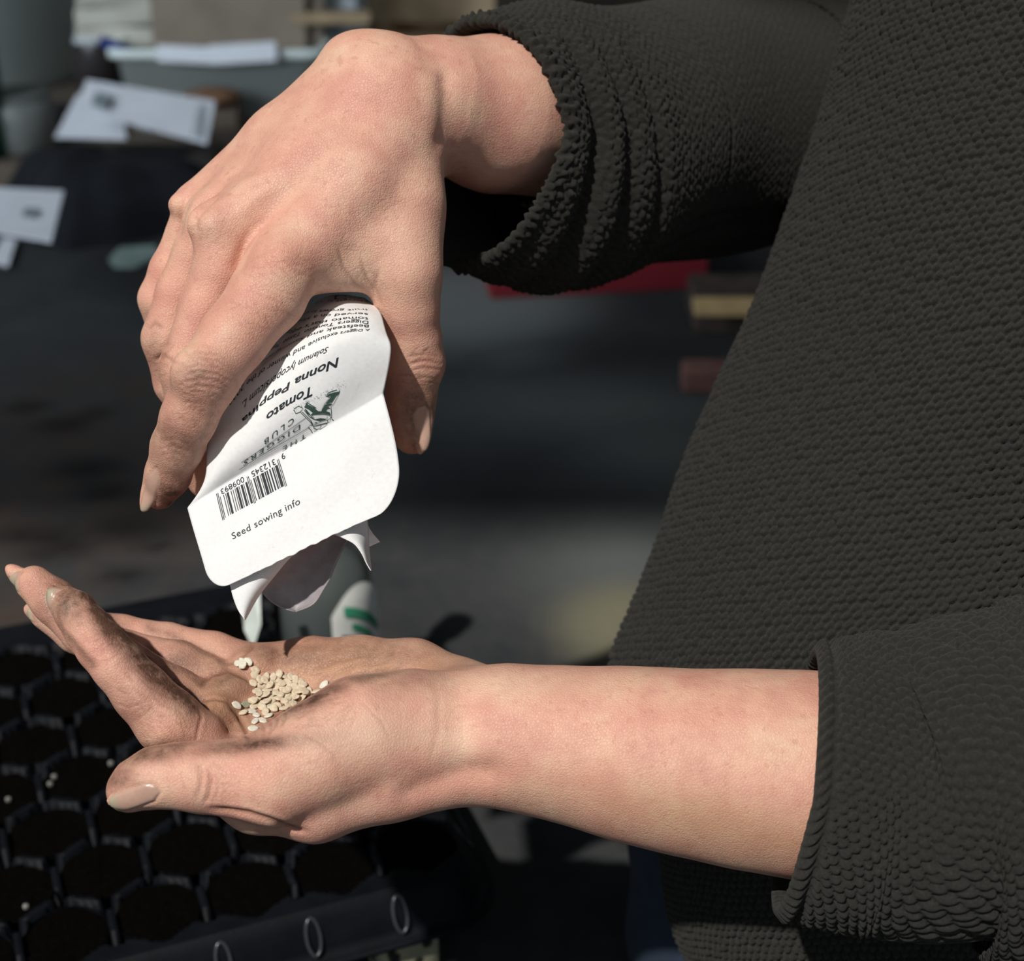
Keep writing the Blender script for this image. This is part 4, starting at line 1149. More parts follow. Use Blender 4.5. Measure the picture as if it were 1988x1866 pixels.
# left wall, with an unseen window opening added for fill light at the back
for lo, hi in (((-1.6, -.2, 0), (-1.5, 3.0, .45)), ((-1.6, -.2, 1.45), (-1.5, 3.0, 2.5)), ((-1.6, -.2, .45), (-1.5, 0, 1.45)), ((-1.6, 1.2, .45), (-1.5, 3.0, 1.45))):
    o = boxm('wall_left', lo, hi, WALL); tag(o, kind='structure')
FR = plain('added_frame_paint', (.6, .6, .58), .5)
wf = empty('added_window_1', (-1.55, .6, .45)); tag(wf, kind='structure')  # unseen window, added to house the fill light
for lo, hi in (((-1.58, 0, .45), (-1.52, 1.2, .49)), ((-1.58, 0, 1.41), (-1.52, 1.2, 1.45)), ((-1.58, 0, .49), (-1.52, .04, 1.41)), ((-1.58, 1.16, .49), (-1.52, 1.2, 1.41)), ((-1.57, .58, .49), (-1.53, .62, 1.41))): boxm('added_window_frame', lo, hi, FR, wf)
tag(boxm('shade_ceiling', (-1.6, -.68, 2.5), (2.6, 3.1, 2.6), plain('shade_ceiling_boards', (.25, .22, .18), .8)), kind='structure')  # unseen ceiling, added and set to shade the back of the floor
wl = bpy.data.lights.new('added_fill_light', 'AREA'); wl.shape = 'RECTANGLE'; wl.size = 1.1; wl.size_y = .9; wl.energy = 7; wl.spread = math.radians(75); wl.color = (.80, .90, 1.0)  # fill light added at the unseen window to brighten the background clutter
wo = bpy.data.objects.new('added_fill_light', wl); COL.objects.link(wo); wo.location = (-1.49, .6, .95); wo.rotation_euler = Vector((-1, -1.15, .62)).to_track_quat('Z', 'Y').to_euler()

# ---------------------------------------------------------------- the seedling tray
PLAST = NT('black_moulded_plastic')
PLAST.set(Base_Color=PLAST.ramp(PLAST.noise(60, 4), [(.3, (.0028, .0033, .0048)), (.7, (.0055, .0065, .009))]), Roughness=.55, Normal=PLAST.bump(PLAST.noise(500, 3), .2, .0005))
PLAST.b.inputs['Specular IOR Level'].default_value = .12
PLAST = PLAST.m
GLOSSP = plain('highlit_black_plastic', (.030, .034, .040), .28)  # paler than the tray plastic: the ribs' highlight is put into the colour
SOIL = NT('dark_potting_soil')
_f = SOIL.noise(480, 5, .7)
SOIL.set(Base_Color=SOIL.ramp(_f, [(.38, (.0015, .0012, .001)), (.66, (.005, .004, .003)), (.84, (.022, .017, .012))]), Roughness=.95, Normal=SOIL.bump(SOIL.noise(700, 5, .75), 1.0, .003), Specular_IOR_Level=.04)
SOIL = SOIL.m
def tray():
    ZT = .050; a0 = math.radians(21); O = on_plane(913, 1683, ZT)
    ex = Vector((-math.cos(a0), -math.sin(a0), 0)); ey = Vector((-math.sin(a0), math.cos(a0), 0))
    LX, LY = .375, .272
    root = empty('seedling_tray', O); tag(root, 'black plastic seedling tray of round cells filled with dark soil, under the open hand', 'tray')
    def loc(px, py):
        p = on_plane(px, py, ZT) - O; return p.dot(ex), p.dot(ey)
    c0 = loc(817, 1652); c1 = loc(648, 1692); c2 = loc(292, 1681); c3 = loc(239, 1607)
    pitch = .0385; row = .0345
    x0 = c0[0]; y0 = .0235
    cells = []; j = 0
    while y0 + j * row < LY - .015:
        i = 0; off = pitch / 2 if j % 2 else 0
        while x0 + off + i * pitch < LX - .012: cells.append((x0 + off + i * pitch, y0 + j * row)); i += 1
        j += 1
    cells = np.array(cells)
    h = .0016; xs = np.arange(0, LX + h / 2, h); ys = np.arange(0, LY + h / 2, h); X, Y = np.meshgrid(xs, ys, indexing='ij')
    d = np.full(X.shape, 9.0); wob = np.zeros_like(X)
    for cx, cy in cells:
        r = np.hypot(X - cx, Y - cy); th = np.arctan2(Y - cy, X - cx); r = r + .0010 * np.cos(6 * th); d = np.minimum(d, r)
    R = .0180
    Z = np.where(d < R, -.040 * np.clip((R - d) / .0015, 0, 1) ** .5, 0) + .0004 * np.exp(-((d - R - .0012) / .0010) ** 2)
    holes = []
    for cx, cy in cells:
        for k in (0, 1):
            hx, hy = cx + (pitch / 2), cy + (row / 3 if k == 0 else -row / 3)
            dd = np.min(np.hypot(cells[:, 0] - hx, cells[:, 1] - hy))
            if dd > R + .0022: holes.append((hx, hy))
    for hx, hy in holes: Z = np.where(np.hypot(X - hx, Y - hy) < .0035, -.012, Z)
    P = np.array(ex)[None, :] * X.reshape(-1, 1) + np.array(ey)[None, :] * Y.reshape(-1, 1); P[:, 2] = Z.ravel(); P += np.array(O)
    n = X.shape; I = np.arange(n[0] * n[1]).reshape(n)
    Q = np.stack([I[:-1, :-1], I[:-1, 1:], I[1:, 1:], I[1:, :-1]], axis=-1).reshape(-1, 4)
    adopt(mesh_obj('cell_plate', P, Q, PLAST), root)
    # soil in the cells
    S = []; F = []
    for ci, (cx, cy) in enumerate(cells):
        k0 = len(S); S.append((cx, cy, -.0012 + .001 * math.sin(ci * 7)))
        for ri, rr in enumerate((.004, .008, .012, .0155, .0182)):
            for a in range(20):
                th = a * math.pi / 10; z = -.0018 + .0026 * noise.noise(Vector((cx * 300 + rr * 700 * math.cos(th), cy * 300 + rr * 700 * math.sin(th), 1))) - .0015 * (rr / .0182) ** 2 + .001 * math.sin(ci * 7)
                S.append((cx + rr * math.cos(th), cy + rr * math.sin(th), z))
        for a in range(20): F.append((k0, k0 + 1 + a, k0 + 1 + (a + 1) % 20))
        for r_ in range(4):
            for a in range(20):
                q = k0 + 1 + r_ * 20; F.append((q + a, q + 20 + a, q + 20 + (a + 1) % 20, q + (a + 1) % 20))
    S = np.array(S); P = np.array(ex)[None, :] * S[:, 0:1] + np.array(ey)[None, :] * S[:, 1:2]; P[:, 2] = S[:, 2]; P += np.array(O)
    so = adopt(mesh_obj('potting_soil', P, F, SOIL), root); so['kind'] = 'stuff'
    # flaring skirt with a flange, hollow ribs pressed into it
    prof = [(0.0, 0.0), (.0014, -.0008), (.0045, -.0045), (.0085, -.0155), (.0095, -.0185), (.0130, -.0195), (.0150, -.0200), (.0150, -.0215), (.0118, -.0212), (.0085, -.0200)]
    ring = []; rc = .014
    for cx, cy, s0 in ((rc, rc, 180), (LX - rc, rc, 270), (LX - rc, LY - rc, 0), (rc, LY - rc, 90)):
        for k in range(7):
            th = math.radians(s0 + 15 * k); ring.append((cx, cy, math.cos(th), math.sin(th)))
    path = []
    for i in range(len(ring)):
        a, b = ring[i], ring[(i + 1) % len(ring)]; L = math.hypot(a[0] - b[0], a[1] - b[1]); m = max(1, int(L / .0012))
        for q in range(m): w = q / m; path.append((a[0] + (b[0] - a[0]) * w, a[1] + (b[1] - a[1]) * w, a[2] + (b[2] - a[2]) * w if m == 1 else a[2], a[3] + (b[3] - a[3]) * w if m == 1 else a[3]))
    V = []; m = len(path); np_ = len(prof)
    for (cx, cy, nx, ny) in path:
        along = cx if abs(ny) > abs(nx) else cy
        for (o_, z) in prof:
            V.append((cx + nx * (rc + o_), cy + ny * (rc + o_), z))
    F = [(i * np_ + k, ((i + 1) % m) * np_ + k, ((i + 1) % m) * np_ + k + 1, i * np_ + k + 1) for i in range(m) for k in range(np_ - 1)]
    V = np.array(V); P = np.array(ex)[None, :] * V[:, 0:1] + np.array(ey)[None, :] * V[:, 1:2]; P[:, 2] = V[:, 2]; P += np.array(O)
    adopt(mesh_obj('skirt', P, F, PLAST), root)
    def L2W(x, y, z): 
        p = O + ex * x + ey * y; return np.array([p.x, p.y, p.z + z])
    # raised loop ribs on the near side, one between each pair of cells, and two on the right side
    def rib(path3, name='rib'):
        V = []; F = []; k = 8; r = .0009; Pn = [np.array(p) for p in path3]
        for i, p in enumerate(Pn):
            t_ = Pn[min(i + 1, len(Pn) - 1)] - Pn[max(i - 1, 0)]; t_ /= np.linalg.norm(t_); u = np.cross(t_, [0.3, .1, 1.0]); u /= np.linalg.norm(u); w = np.cross(t_, u)
            for a in range(k): V.append(p + r * (u * math.cos(a * 2 * math.pi / k) + w * math.sin(a * 2 * math.pi / k)))
        for i in range(len(Pn) - 1):
            for a in range(k): F.append((i * k + a, i * k + (a + 1) % k, (i + 1) * k + (a + 1) % k, (i + 1) * k + a))
        adopt(mesh_obj(name, np.array(V), F, GLOSSP), root)
    for i in range(9):
        xc = x0 + pitch * (i + .46)
        if xc > LX - .02: break
        pts = []
        for q in range(17):
            th = math.pi * (q / 16) * 2 - math.pi / 2; zz = -.0095 + .0072 * math.sin(th); xx = xc - .0030 * math.cos(th)
            out = .0012 + .0085 * np.clip((-zz - .002) / .0155, 0, 1) + .0018; pts.append(L2W(xx, -out, zz))
        rib(pts)
    for yc in (.030, .072, .11, .15, .19):
        pts = []
        for q in range(17):
            th = math.pi * (q / 16) * 2 - math.pi / 2; zz = -.0095 + .0072 * math.sin(th); yy = yc - .0030 * math.cos(th)
            out = .0012 + .0085 * np.clip((-zz - .002) / .0155, 0, 1) + .0018; pts.append(L2W(-out, yy, zz))
        rib(pts)
    # tapered cell bodies below the plate, seen only along the edge
    V = []; F = []
    for cx, cy in cells:
        if cy > y0 + .01 and cx > x0 + pitch: continue
        k = len(V)
        for z, r_ in ((-.002, .0176), (-.030, .0150), (-.0485, .0130)):
            for a in range(18): V.append(L2W(cx + r_ * math.cos(a * math.pi / 9), cy + r_ * math.sin(a * math.pi / 9), z))
        for q in range(2):
            for a in range(18): F.append((k + q * 18 + a, k + q * 18 + (a + 1) % 18, k + (q + 1) * 18 + (a + 1) % 18, k + (q + 1) * 18 + a))
        F.append(tuple(k + 36 + a for a in range(18)))
    adopt(mesh_obj('cell_body', np.array(V), F, PLAST), root)
    # a few grains of perlite on the soil
    gm = plain('white_perlite', (.20, .20, .18), .9); s_ = []
    for px, py in ((97, 1522), (105, 1508), (16, 1552), (50, 1760), (215, 1482)):
        p = on_plane(px, py, ZT - .001)
        bm = bmesh.new(); bmesh.ops.create_icosphere(bm, subdivisions=1, radius=.0015)
        me = bpy.data.meshes.new('perlite_grain'); bm.to_mesh(me); bm.free(); me.materials.append(gm)
        o = bpy.data.objects.new('perlite_grain', me); COL.objects.link(o); o.location = p; tag(o, 'tiny white perlite grain lying on the dark tray soil', 'grain', 'perlite grains on the tray')
    return root
tray()

# speckled block that props up the near edge of the tray
def block():
    t = NT('pitted_pale_stone')
    vo = t.n('ShaderNodeTexVoronoi'); vo.inputs['Scale'].default_value = 110; t.l(t.geo(), vo.inputs['Vector'])
    hole = t.ramp(vo.outputs['Distance'], [(.22, (0, 0, 0)), (.32, (1, 1, 1))])
    t.set(Base_Color=t.mix(hole, (.012, .011, .010), t.ramp(t.noise(40), [(.3, (.26, .25, .17)), (.7, (.38, .37, .26))])), Roughness=.9, Normal=t.bump(hole, .8, .003))
    c = on_plane(768, 1858, .012)
    o = boxm('stone_block', (c.x - .013, c.y - .004, .0), (c.x + .016, c.y + .024, .022), t.m, bevel=.004, rot=.4)
    tag(o, 'pale pitted stone block under the near corner of the seedling tray', 'stone')
block()

# ---------------------------------------------------------------- clear bottle behind the open hand
def bottle():
    c = on_plane(640, 1262, 0.0515)
    root = empty('clear_bottle', c); tag(root, 'clear plastic bottle with a white and green label, standing on the tray behind the palm', 'bottle')
    t = NT('clear_plastic'); t.set(Base_Color=(.40, .46, .44), Roughness=.2, Transmission_Weight=.8, IOR=1.3)
    ms = (c - Vector((0, 0, CAM_H))).length / FPX * 1.0
    D = -to_cam(c)[2] * .001; R = .5 * 178 * D / FPX; zt = .103
    prof = [(R * .9, .0515), (R, .0545), (R, .088), (R * .97, .096), (R * .88, .104), (R * .66, .112), (R * .40, .118), (R * .30, .122), (R * .30, .150)]
    def lathe(name, prof, mat, th0=0, th1=360, n=64, thick=0.0, label=None):
        V = []; F = []; full = th1 - th0 >= 360; m = n if full else n + 1
        for r, z in prof:
            for a in range(m):
                th = math.radians(th0 + (th1 - th0) * a / n); V.append((c.x + r * math.cos(th), c.y + r * math.sin(th), z))
        for k in range(len(prof) - 1):
            for a in range(n): b = (a + 1) % m if full else a + 1; F.append((k * m + a, k * m + b, (k + 1) * m + b, (k + 1) * m + a))
        o = mesh_obj(name, V, F, mat)
        if thick: md = o.modifiers.new('t', 'SOLIDIFY'); md.thickness = thick
        return adopt(o, root)
    lathe('bottle_body', prof, t.m, thick=.0012)
    lathe('bottle_cap', [(.0001, .168), (R * .38, .168), (R * .40, .166), (R * .40, .149), (R * .36, .148)], plain('grey_green_plastic', (.18, .22, .20), .5))
    WL = plain('white_label', (.78, .79, .74), .6, .03)
    def lab(name, t0, t1, zb, zt_, mat, off, dome=True, z_fn=None):
        V = []; F = []; n = 30; m = 14
        for i in range(n + 1):
            w = i / n; th = math.radians(t0 + (t1 - t0) * w); top = zb + (zt_ - zb) * (math.sin(math.pi * (.12 + .76 * w)) ** .35 if dome else 1)
            for j in range(m + 1):
                z = zb + (top - zb) * j / m
                rr = R if z < .088 else np.interp(z, [p[1] for p in prof], [p[0] for p in prof])
                V.append((c.x + (rr + off) * math.cos(th), c.y + (rr + off) * math.sin(th), z))
        for i in range(n):
            for j in range(m): a = i * (m + 1) + j; F.append((a, a + 1, a + m + 2, a + m + 1))
        o = adopt(mesh_obj(name, V, F, mat), root); return o
    va = math.degrees(math.atan2(-c.y, -c.x))          # towards the viewer, seen from the bottle
    l1 = lab('paper_label', va + 4, va + 78, .056, .103, WL, .0026); l1['label'] = 'white label with green arched lettering'
    gg = plain('green_label_ink', (.05, .30, .17), .6)
    for k, (zb, wd) in enumerate(((.0885, .0056), (.0790, .0042), (.0710, .0032))):
        V = []; F = []; n = 22
        for i in range(n + 1):
            w = i / n; th = math.radians(va + 18 + 8 * k + (50 - 14 * k) * w); z = zb - .020 * w ** 1.7
            for dz in (0, wd):
                zz = z + dz; rr = np.interp(zz, [p[1] for p in prof], [p[0] for p in prof]); V.append((c.x + (rr + .0034) * math.cos(th), c.y + (rr + .0034) * math.sin(th), zz))
        for i in range(n): F.append((2 * i, 2 * i + 1, 2 * i + 3, 2 * i + 2))
        adopt(mesh_obj('green_lettering', V, F, gg), root)
    for (a0, a1, z0, z1_) in ((14, 30, .073, .078), (22, 46, .062, .068), (16, 28, .058, .066)):
        V = []; 
        for a, z in ((a0, z0), (a1, z0 - .003), (a1, z1_ - .003), (a0, z1_)): th = math.radians(va + a); V.append((c.x + (R + .0034) * math.cos(th), c.y + (R + .0034) * math.sin(th), z))
        adopt(mesh_obj('black_lettering', V, [(0, 1, 2, 3)], INK), root)
bottle()

# ---------------------------------------------------------------- clutter at the back of the shed
def slab(name, corners, z, thick, mat, label, cat, group=None, rise=None, sub=0):
    """flat sheet given by its sighted corners on a plane"""
    P = [on_plane(x, y, z) for x, y in corners]; c = sum(P, Vector()) / len(P)
    if rise: P = [p + Vector((0, 0, r)) for p, r in zip(P, rise)]
    bm = bmesh.new(); vb = [bm.verts.new(p - c) for p in P]; vt = [bm.verts.new(p - c + Vector((0, 0, thick))) for p in P]
    bm.faces.new(vb[::-1]); bm.faces.new(vt); n = len(P)
    for i in range(n): bm.faces.new((vb[i], vb[(i + 1) % n], vt[(i + 1) % n], vt[i]))
    bmesh.ops.recalc_face_normals(bm, faces=bm.faces[:])
    me = bpy.data.meshes.new(name); bm.to_mesh(me); bm.free(); me.materials.append(mat)
    o = bpy.data.objects.new(name, me); COL.objects.link(o); o.location = c
    if label: tag(o, label, cat, group)
    return o
def mark(parent, corners, z, mat, name='printing', rise=0.0015):
    o = slab(name, corners, z + rise, .0002, mat, None, None); adopt(o, parent); return o
BWHITE = plain('bluish_white_paper', (.66, .68, .72), .7, .05, 30)
GREY = plain('grey_print', (.20, .23, .24), .7)
KRAFT = plain('brown_cardboard', (.20, .165, .125), .8, .12, 20, .1)
KRAFTD = plain('dark_cardboard', (.16, .13, .10), .8, .12, 20, .1)
ZP = .030
PFY = on_plane(300, 322, ZP).y
# low pallet board on which the things stand
pb = boxm('wooden_board', (-1.35, PFY, 0), (.30, 2.75, ZP - .0005), plain('grubby_board', (.115, .092, .070), .85, .25, 12, .4), bevel=.004)
tag(pb, 'low brownish wooden platform carrying the tubs and papers at the back left', 'platform')
def slabw(name, pts, thick, mat, label, cat):
    P = [W(*p) for p in pts]; c = sum(P, Vector()) / len(P); nrm = (P[1] - P[0]).cross(P[2] - P[0]).normalized(); nrm = nrm if nrm.z > 0 else -nrm
    V = [p - c for p in P] + [p - c + nrm * thick for p in P]; n = len(P)
    F = [tuple(range(n)), tuple(range(n, 2 * n))] + [(i, (i + 1) % n, n + (i + 1) % n, n + i) for i in range(n)]
    me = bpy.data.meshes.new(name); me.from_pydata(V, [], F); me.materials.append(mat); bm = bmesh.new(); bm.from_mesh(me); bmesh.ops.recalc_face_normals(bm, faces=bm.faces[:]); bm.to_mesh(me); bm.free()
    o = bpy.data.objects.new(name, me); COL.objects.link(o); o.location = c
    if label: tag(o, label, cat)
    return o
pl = slabw('plant_label', [(468, 1172, 742), (482, 1128, 748), (505, 1130, 748), (507, 1215, 742), (492, 1262, 738), (474, 1225, 740)], .0012, plain('milky_plastic', (.50, .55, .50), .4), 'milky pointed plastic plant label standing behind the little finger', 'label')
# a dark carton under the packets, which lean back on it
_cc = W(270, 262, 1590)
cb = boxm('small_box', (-.070, -.028, 0), (.070, .028, .026), plain('dark_carton', (.045, .038, .034), .8), loc=Vector((_cc.x, _cc.y + .052, ZP + .001)), bevel=.002); tag(cb, 'dark flat carton half hidden under the leaning seed packets', 'box')
p1b = slabw('seed_packet', [(106, 268, 1600), (150, 185, 1652), (240, 205, 1652), (245, 272, 1600)], .001, BWHITE, 'lowest white packet, its corner sticking out at the left below the long printed one', 'packet')
p2 = slabw('seed_packet', [(146, 213, 1570), (168, 157, 1610), (418, 198, 1610), (402, 281, 1550)], .0015, BWHITE, 'long white seed packet with grey printing, lying topmost on the pile', 'packet')
m1 = slabw('printing', [(176, 204, 1566), (186, 178, 1584), (212, 183, 1584), (204, 210, 1564)], .0003, GREY, None, None); adopt(m1, p2)
m1 = slabw('printing', [(372, 262, 1554), (384, 202, 1597), (396, 204, 1597), (386, 266, 1551)], .0003, plain('pale_print', (.42, .45, .47), .7), None, None); adopt(m1, p2)
p3 = slab('seed_packet', [(-40, 448), (-30, 366), (124, 373), (100, 472)], .078, .0015, BWHITE, 'white seed packet with a dark printed spot at the left edge, on the black cloth', 'packet')
mark(p3, [(42, 420), (48, 404), (74, 404), (70, 422)], .080, GREY)
p4 = slab('plant_label', [(-20, 512), (6, 462), (32, 466), (16, 518)], .004, .001, BWHITE, 'white plant label strip at the left edge below the spotted packet', 'label')
p5 = slab('seed_packet', [(212, 506), (232, 484), (300, 480), (312, 498), (262, 520), (222, 520)], .002, .002, plain('pale_green_paper', (.40, .52, .48), .6), 'small crumpled pale green packet lying alone on the concrete floor', 'packet')

# black cloth bundle
def cloth():
    out = [(88, 334), (160, 334), (232, 334), (280, 334), (308, 334), (372, 336), (470, 342), (470, 410), (330, 420), (230, 438), (125, 450), (60, 440), (20, 360), (0, 340)]
    P = [on_plane(x, y, .02) for x, y in out]; c = sum(P, Vector()) / len(P)
    V = []; F = []; n = len(P) * 6; m = 12
    Q = []
    for i in range(len(P)):
        for k in range(6): Q.append(P[i].lerp(P[(i + 1) % len(P)], k / 6))
    for j in range(m):
        w = j / (m - 1)
        for q in Q:
            p = q.lerp(c, w); hgt = .060 * math.sin(min(1, w * 2.2) * math.pi / 2) + .012 * noise.noise(Vector((p.x * 18, p.y * 18, 2)))
            V.append((p.x, p.y, max(.001, hgt)))
    for j in range(m - 1):
        for i in range(n): F.append((j * n + i, j * n + (i + 1) % n, (j + 1) * n + (i + 1) % n, (j + 1) * n + i))
    o = mesh_obj('black_cloth', V, F, plain('black_fabric', (.008, .009, .012), .9, .3, 40, .4)); tag(o, 'crumpled black cloth lying in front of the wooden platform', 'cloth')
cloth()

# translucent tub with its load
def tub():
    D1 = on_plane(432, 262, ZP); s = abs((on_plane(632, 262, ZP) - on_plane(236, 262, ZP)).x); c = D1 + Vector((0, .085, .0))
    root = empty('plastic_tub', c); tag(root, 'cloudy clear plastic storage tub stuffed with paper and cardboard on the platform', 'tub')
    t = NT('cloudy_plastic'); t.set(Base_Color=(.74, .82, .78), Roughness=.4, Transmission_Weight=.08, IOR=1.4, Alpha=1.0)
    H = .096; w0, w1, d0, d1 = s * .46, s * .5, .070, .080
    prof = [(w0, d0, 0), (w1, d1, H), (w1 + .006, d1 + .006, H), (w1 + .006, d1 + .006, H - .008)]
    def ring(w, d, z, r=.02):
        o = []
        for sx, sy, a0 in ((1, 1, 0), (-1, 1, 90), (-1, -1, 180), (1, -1, 270)):
            for k in range(6): a = math.radians(a0 + 18 * k); o.append((c.x + sx * (w - r) + r * math.cos(a), c.y + sy * (d - r) + r * math.sin(a), c.z + z))
        return o
    V = [p for q in prof for p in ring(*q)]; n = 24; F = [tuple(range(n))[::-1]]
    for k in range(len(prof) - 1):
        for a in range(n): F.append((k * n + a, k * n + (a + 1) % n, (k + 1) * n + (a + 1) % n, (k + 1) * n + a))
    o = adopt(mesh_obj('tub_wall', V, F, t.m), root); md = o.modifiers.new('t', 'SOLIDIFY'); md.thickness = .002
    # cardboard sheet leaning up out of the tub
    zt = c.z + H
    def leaning(name, x0, x1, zb, y, w, h, lean, mat, label, cat, roll=0.0, th=.004):
        o = boxm(name, (-w / 2, -th / 2, 0), (w / 2, th / 2, h), mat, loc=Vector((x0, y, zb))); o.rotation_euler = (lean, roll, 0); tag(o, label, cat); return o
    X = lambda px, D: (px - 994) * D / FPX
    Dm = -to_cam(c)[2] * .001 - .06
    leaning('cardboard_sheet', X(452, Dm), 0, zt - .012, c.y - .045, .178, .24, math.radians(-14), KRAFT, 'brown cardboard sheet standing up out of the storage tub', 'cardboard', roll=.0)
    leaning('cardboard_sheet', X(588, Dm), 0, zt - .02, c.y - .036, .050, .24, math.radians(-14), KRAFTD, 'narrow darker cardboard strip at the right side of the big sheet', 'cardboard', roll=.04)
    leaning('paper_sheet', X(385, Dm), 0, zt - .010, c.y - .096, .066, .018, math.radians(-10), BWHITE, 'white paper edge at the foot of the cardboard, left one', 'paper', roll=.05)
    leaning('paper_sheet', X(492, Dm), 0, zt - .010, c.y - .096, .076, .021, math.radians(-10), BWHITE, 'white paper edge at the foot of the cardboard, right one', 'paper', roll=-.06)
    CR = plain('cream_paper', (.50, .48, .41), .7, .1, 20)
    for i in range(4):
        o = boxm('paper_stack', (-.05, -.04, 0), (.05, .04, .022), CR, loc=Vector((X(262, Dm + .08), c.y + .02, zt - .01 + .0245 * i)), bevel=.003); o.rotation_euler = (.05 * (i - 1), .05 * (-1) ** i, .1 * i)
        tag(o, ('lowest', 'second', 'third', 'topmost')[i] + ' cream paper bundle of the pile left of the standing cardboard', 'paper', 'cream paper bundles in the tub')
    o = boxm('paper_stack', (-.03, -.03, 0), (.03, .03, .10), plain('pale_blue_card', (.36, .40, .42), .7), loc=Vector((X(655, Dm + .06), c.y + .03, zt - .02)), bevel=.003); tag(o, 'pale grey card bundle right of the standing cardboard', 'paper')
    o = boxm('wood_offcut', (-.045, -.012, 0), (.045, .012, .011), plain('tan_wood', (.34, .25, .15), .7, .15, 60), loc=Vector((X(648, Dm), c.y - .03, zt + .022))); tag(o, 'short tan wooden slat right of the standing cardboard', 'wood')
    # blue handled tool
    p = Vector((X(222, Dm - .03), c.y - .07, zt - .004)); r_ = empty('garden_knife', p); tag(r_, 'blue handled tool with a white tip lying on the tub rim at the left', 'tool')
    o = boxm('handle', (-.022, -.006, 0), (.022, .006, .012), plain('blue_plastic', (.02, .04, .20), .4), loc=p + Vector((.006, 0, 0)), bevel=.004); o.rotation_euler = (0, .45, .2); adopt(o, r_)
    o = boxm('blade', (-.013, -.003, 0), (.013, .003, .006), plain('pale_metal', (.55, .60, .62), .4), loc=p + Vector((-.028, 0, .010)), bevel=.001); adopt(o, r_)
    # brown lump and boxes in front of the tub
    b = on_plane(430, 262, ZP)
    bm = bmesh.new(); bmesh.ops.create_uvsphere(bm, u_segments=28, v_segments=16, radius=1)
    for v in bm.verts: v.co = Vector((v.co.x * .032, v.co.y * .022, v.co.z * .011)) * (1 + .1 * noise.noise(v.co * 2))
    me = bpy.data.meshes.new('twine_coil'); bm.to_mesh(me); bm.free(); me.materials.append(plain('brown_jute', (.16, .085, .045), .9, .3, 300, .6))
    for q in me.polygons: q.use_smooth = True
    o = bpy.data.objects.new('twine_coil', me); COL.objects.link(o); o.location = b + Vector((0, -.03, .052)); tag(o, 'brown coil of twine sitting on small boxes in front of the tub', 'twine')
    for i, (w, cc) in enumerate(((.066, (.07, .055, .045)), (.056, (.13, .10, .075)))):
        o = boxm('small_box', (-w / 2, -.025, 0), (w / 2, .025, .020), plain('brown_carton', cc, .8), loc=b + Vector((.002, -.03, .0005 + .0205 * i)), bevel=.002)
        tag(o, ('dark brown flat carton, lower of the two under the twine', 'lighter brown flat carton, upper of the two under the twine')[i], 'box')
tub()
# dark jar between the barrel and the tub
def jar(name, px, py, z, r, h, mat, label, cat, lid=None):
    c = on_plane(px, py, z); root = empty(name, c); tag(root, label, cat)
    def lat(nm, prof, m_):
        V = []; F = []; n = 40
        for rr, zz in prof:
            for a in range(n): V.append((c.x + rr * math.cos(a * 2 * math.pi / n), c.y + rr * math.sin(a * 2 * math.pi / n), c.z + zz))
        for k in range(len(prof) - 1):
            for a in range(n): F.append((k * n + a, k * n + (a + 1) % n, (k + 1) * n + (a + 1) % n, (k + 1) * n + a))
        F.append(tuple(range(n))[::-1]); F.append(tuple((len(prof) - 1) * n + a for a in range(n)))
        adopt(mesh_obj(nm, V, F, m_), root)
    lat('vessel', [(r * .92, 0), (r, .004), (r, h * .82), (r * .9, h * .9), (r * .8, h * .93)], mat)
    if lid: lat('lid', [(r * .86, h * .93), (r * .88, h * .935), (r * .88, h), (r * .84, h * 1.01)], lid)
jar('glass_jar', 205, 190, ZP, .034, .085, plain('dark_brown_glass', (.030, .024, .024), .3), 'dark jar standing between the grey barrel and the tub', 'jar', plain('dark_lid', (.05, .05, .055), .5))
jar('plastic_jar', 48, 285, ZP, .040, .062, plain('smoky_plastic', (.17, .18, .165), .4), 'smoky plastic jar at the left behind the packets', 'jar', plain('grey_lid', (.14, .15, .14), .5))
# brown flat roll beside it
jar('tape_roll', 118, 258, ZP, .034, .030, plain('dark_tape', (.05, .05, .055), .5), 'dark roll of tape between the smoky jar and the packets', 'tape')
# green object at the very edge
jar('watering_can', -42, 300, ZP, .036, .15, plain('dark_green_plastic', (.010, .075, .040), .5), 'dark green plastic container cut off by the left edge', 'container')
# grey barrel
def barrel():
    c = Vector((-.845, on_plane(0, 228, ZP).y + .285, ZP + .001)); root = empty('grey_barrel', c); tag(root, 'tall round grey barrel in the top left corner', 'barrel')
    V = []; F = []; n = 72; R = .29
    prof = [(R * .96, 0), (R * .98, .02), (R * .98, .20), (R * 1.0, .21), (R * 1.0, .23), (R * .98, .24), (R * .98, .60), (R * 1.01, .61), (R * 1.01, .64), (R * .95, .645)]
    for r, z in prof:
        for a in range(n): V.append((c.x + r * math.cos(a * 2 * math.pi / n), c.y + r * math.sin(a * 2 * math.pi / n), c.z + z))
    for k in range(len(prof) - 1):
        for a in range(n): F.append((k * n + a, k * n + (a + 1) % n, (k + 1) * n + (a + 1) % n, (k + 1) * n + a))
    F.append(tuple((len(prof) - 1) * n + a for a in range(n)))
    adopt(mesh_obj('barrel_wall', V, F, plain('grey_plastic', (.48, .54, .52), .5, .08, 4)), root)
barrel()
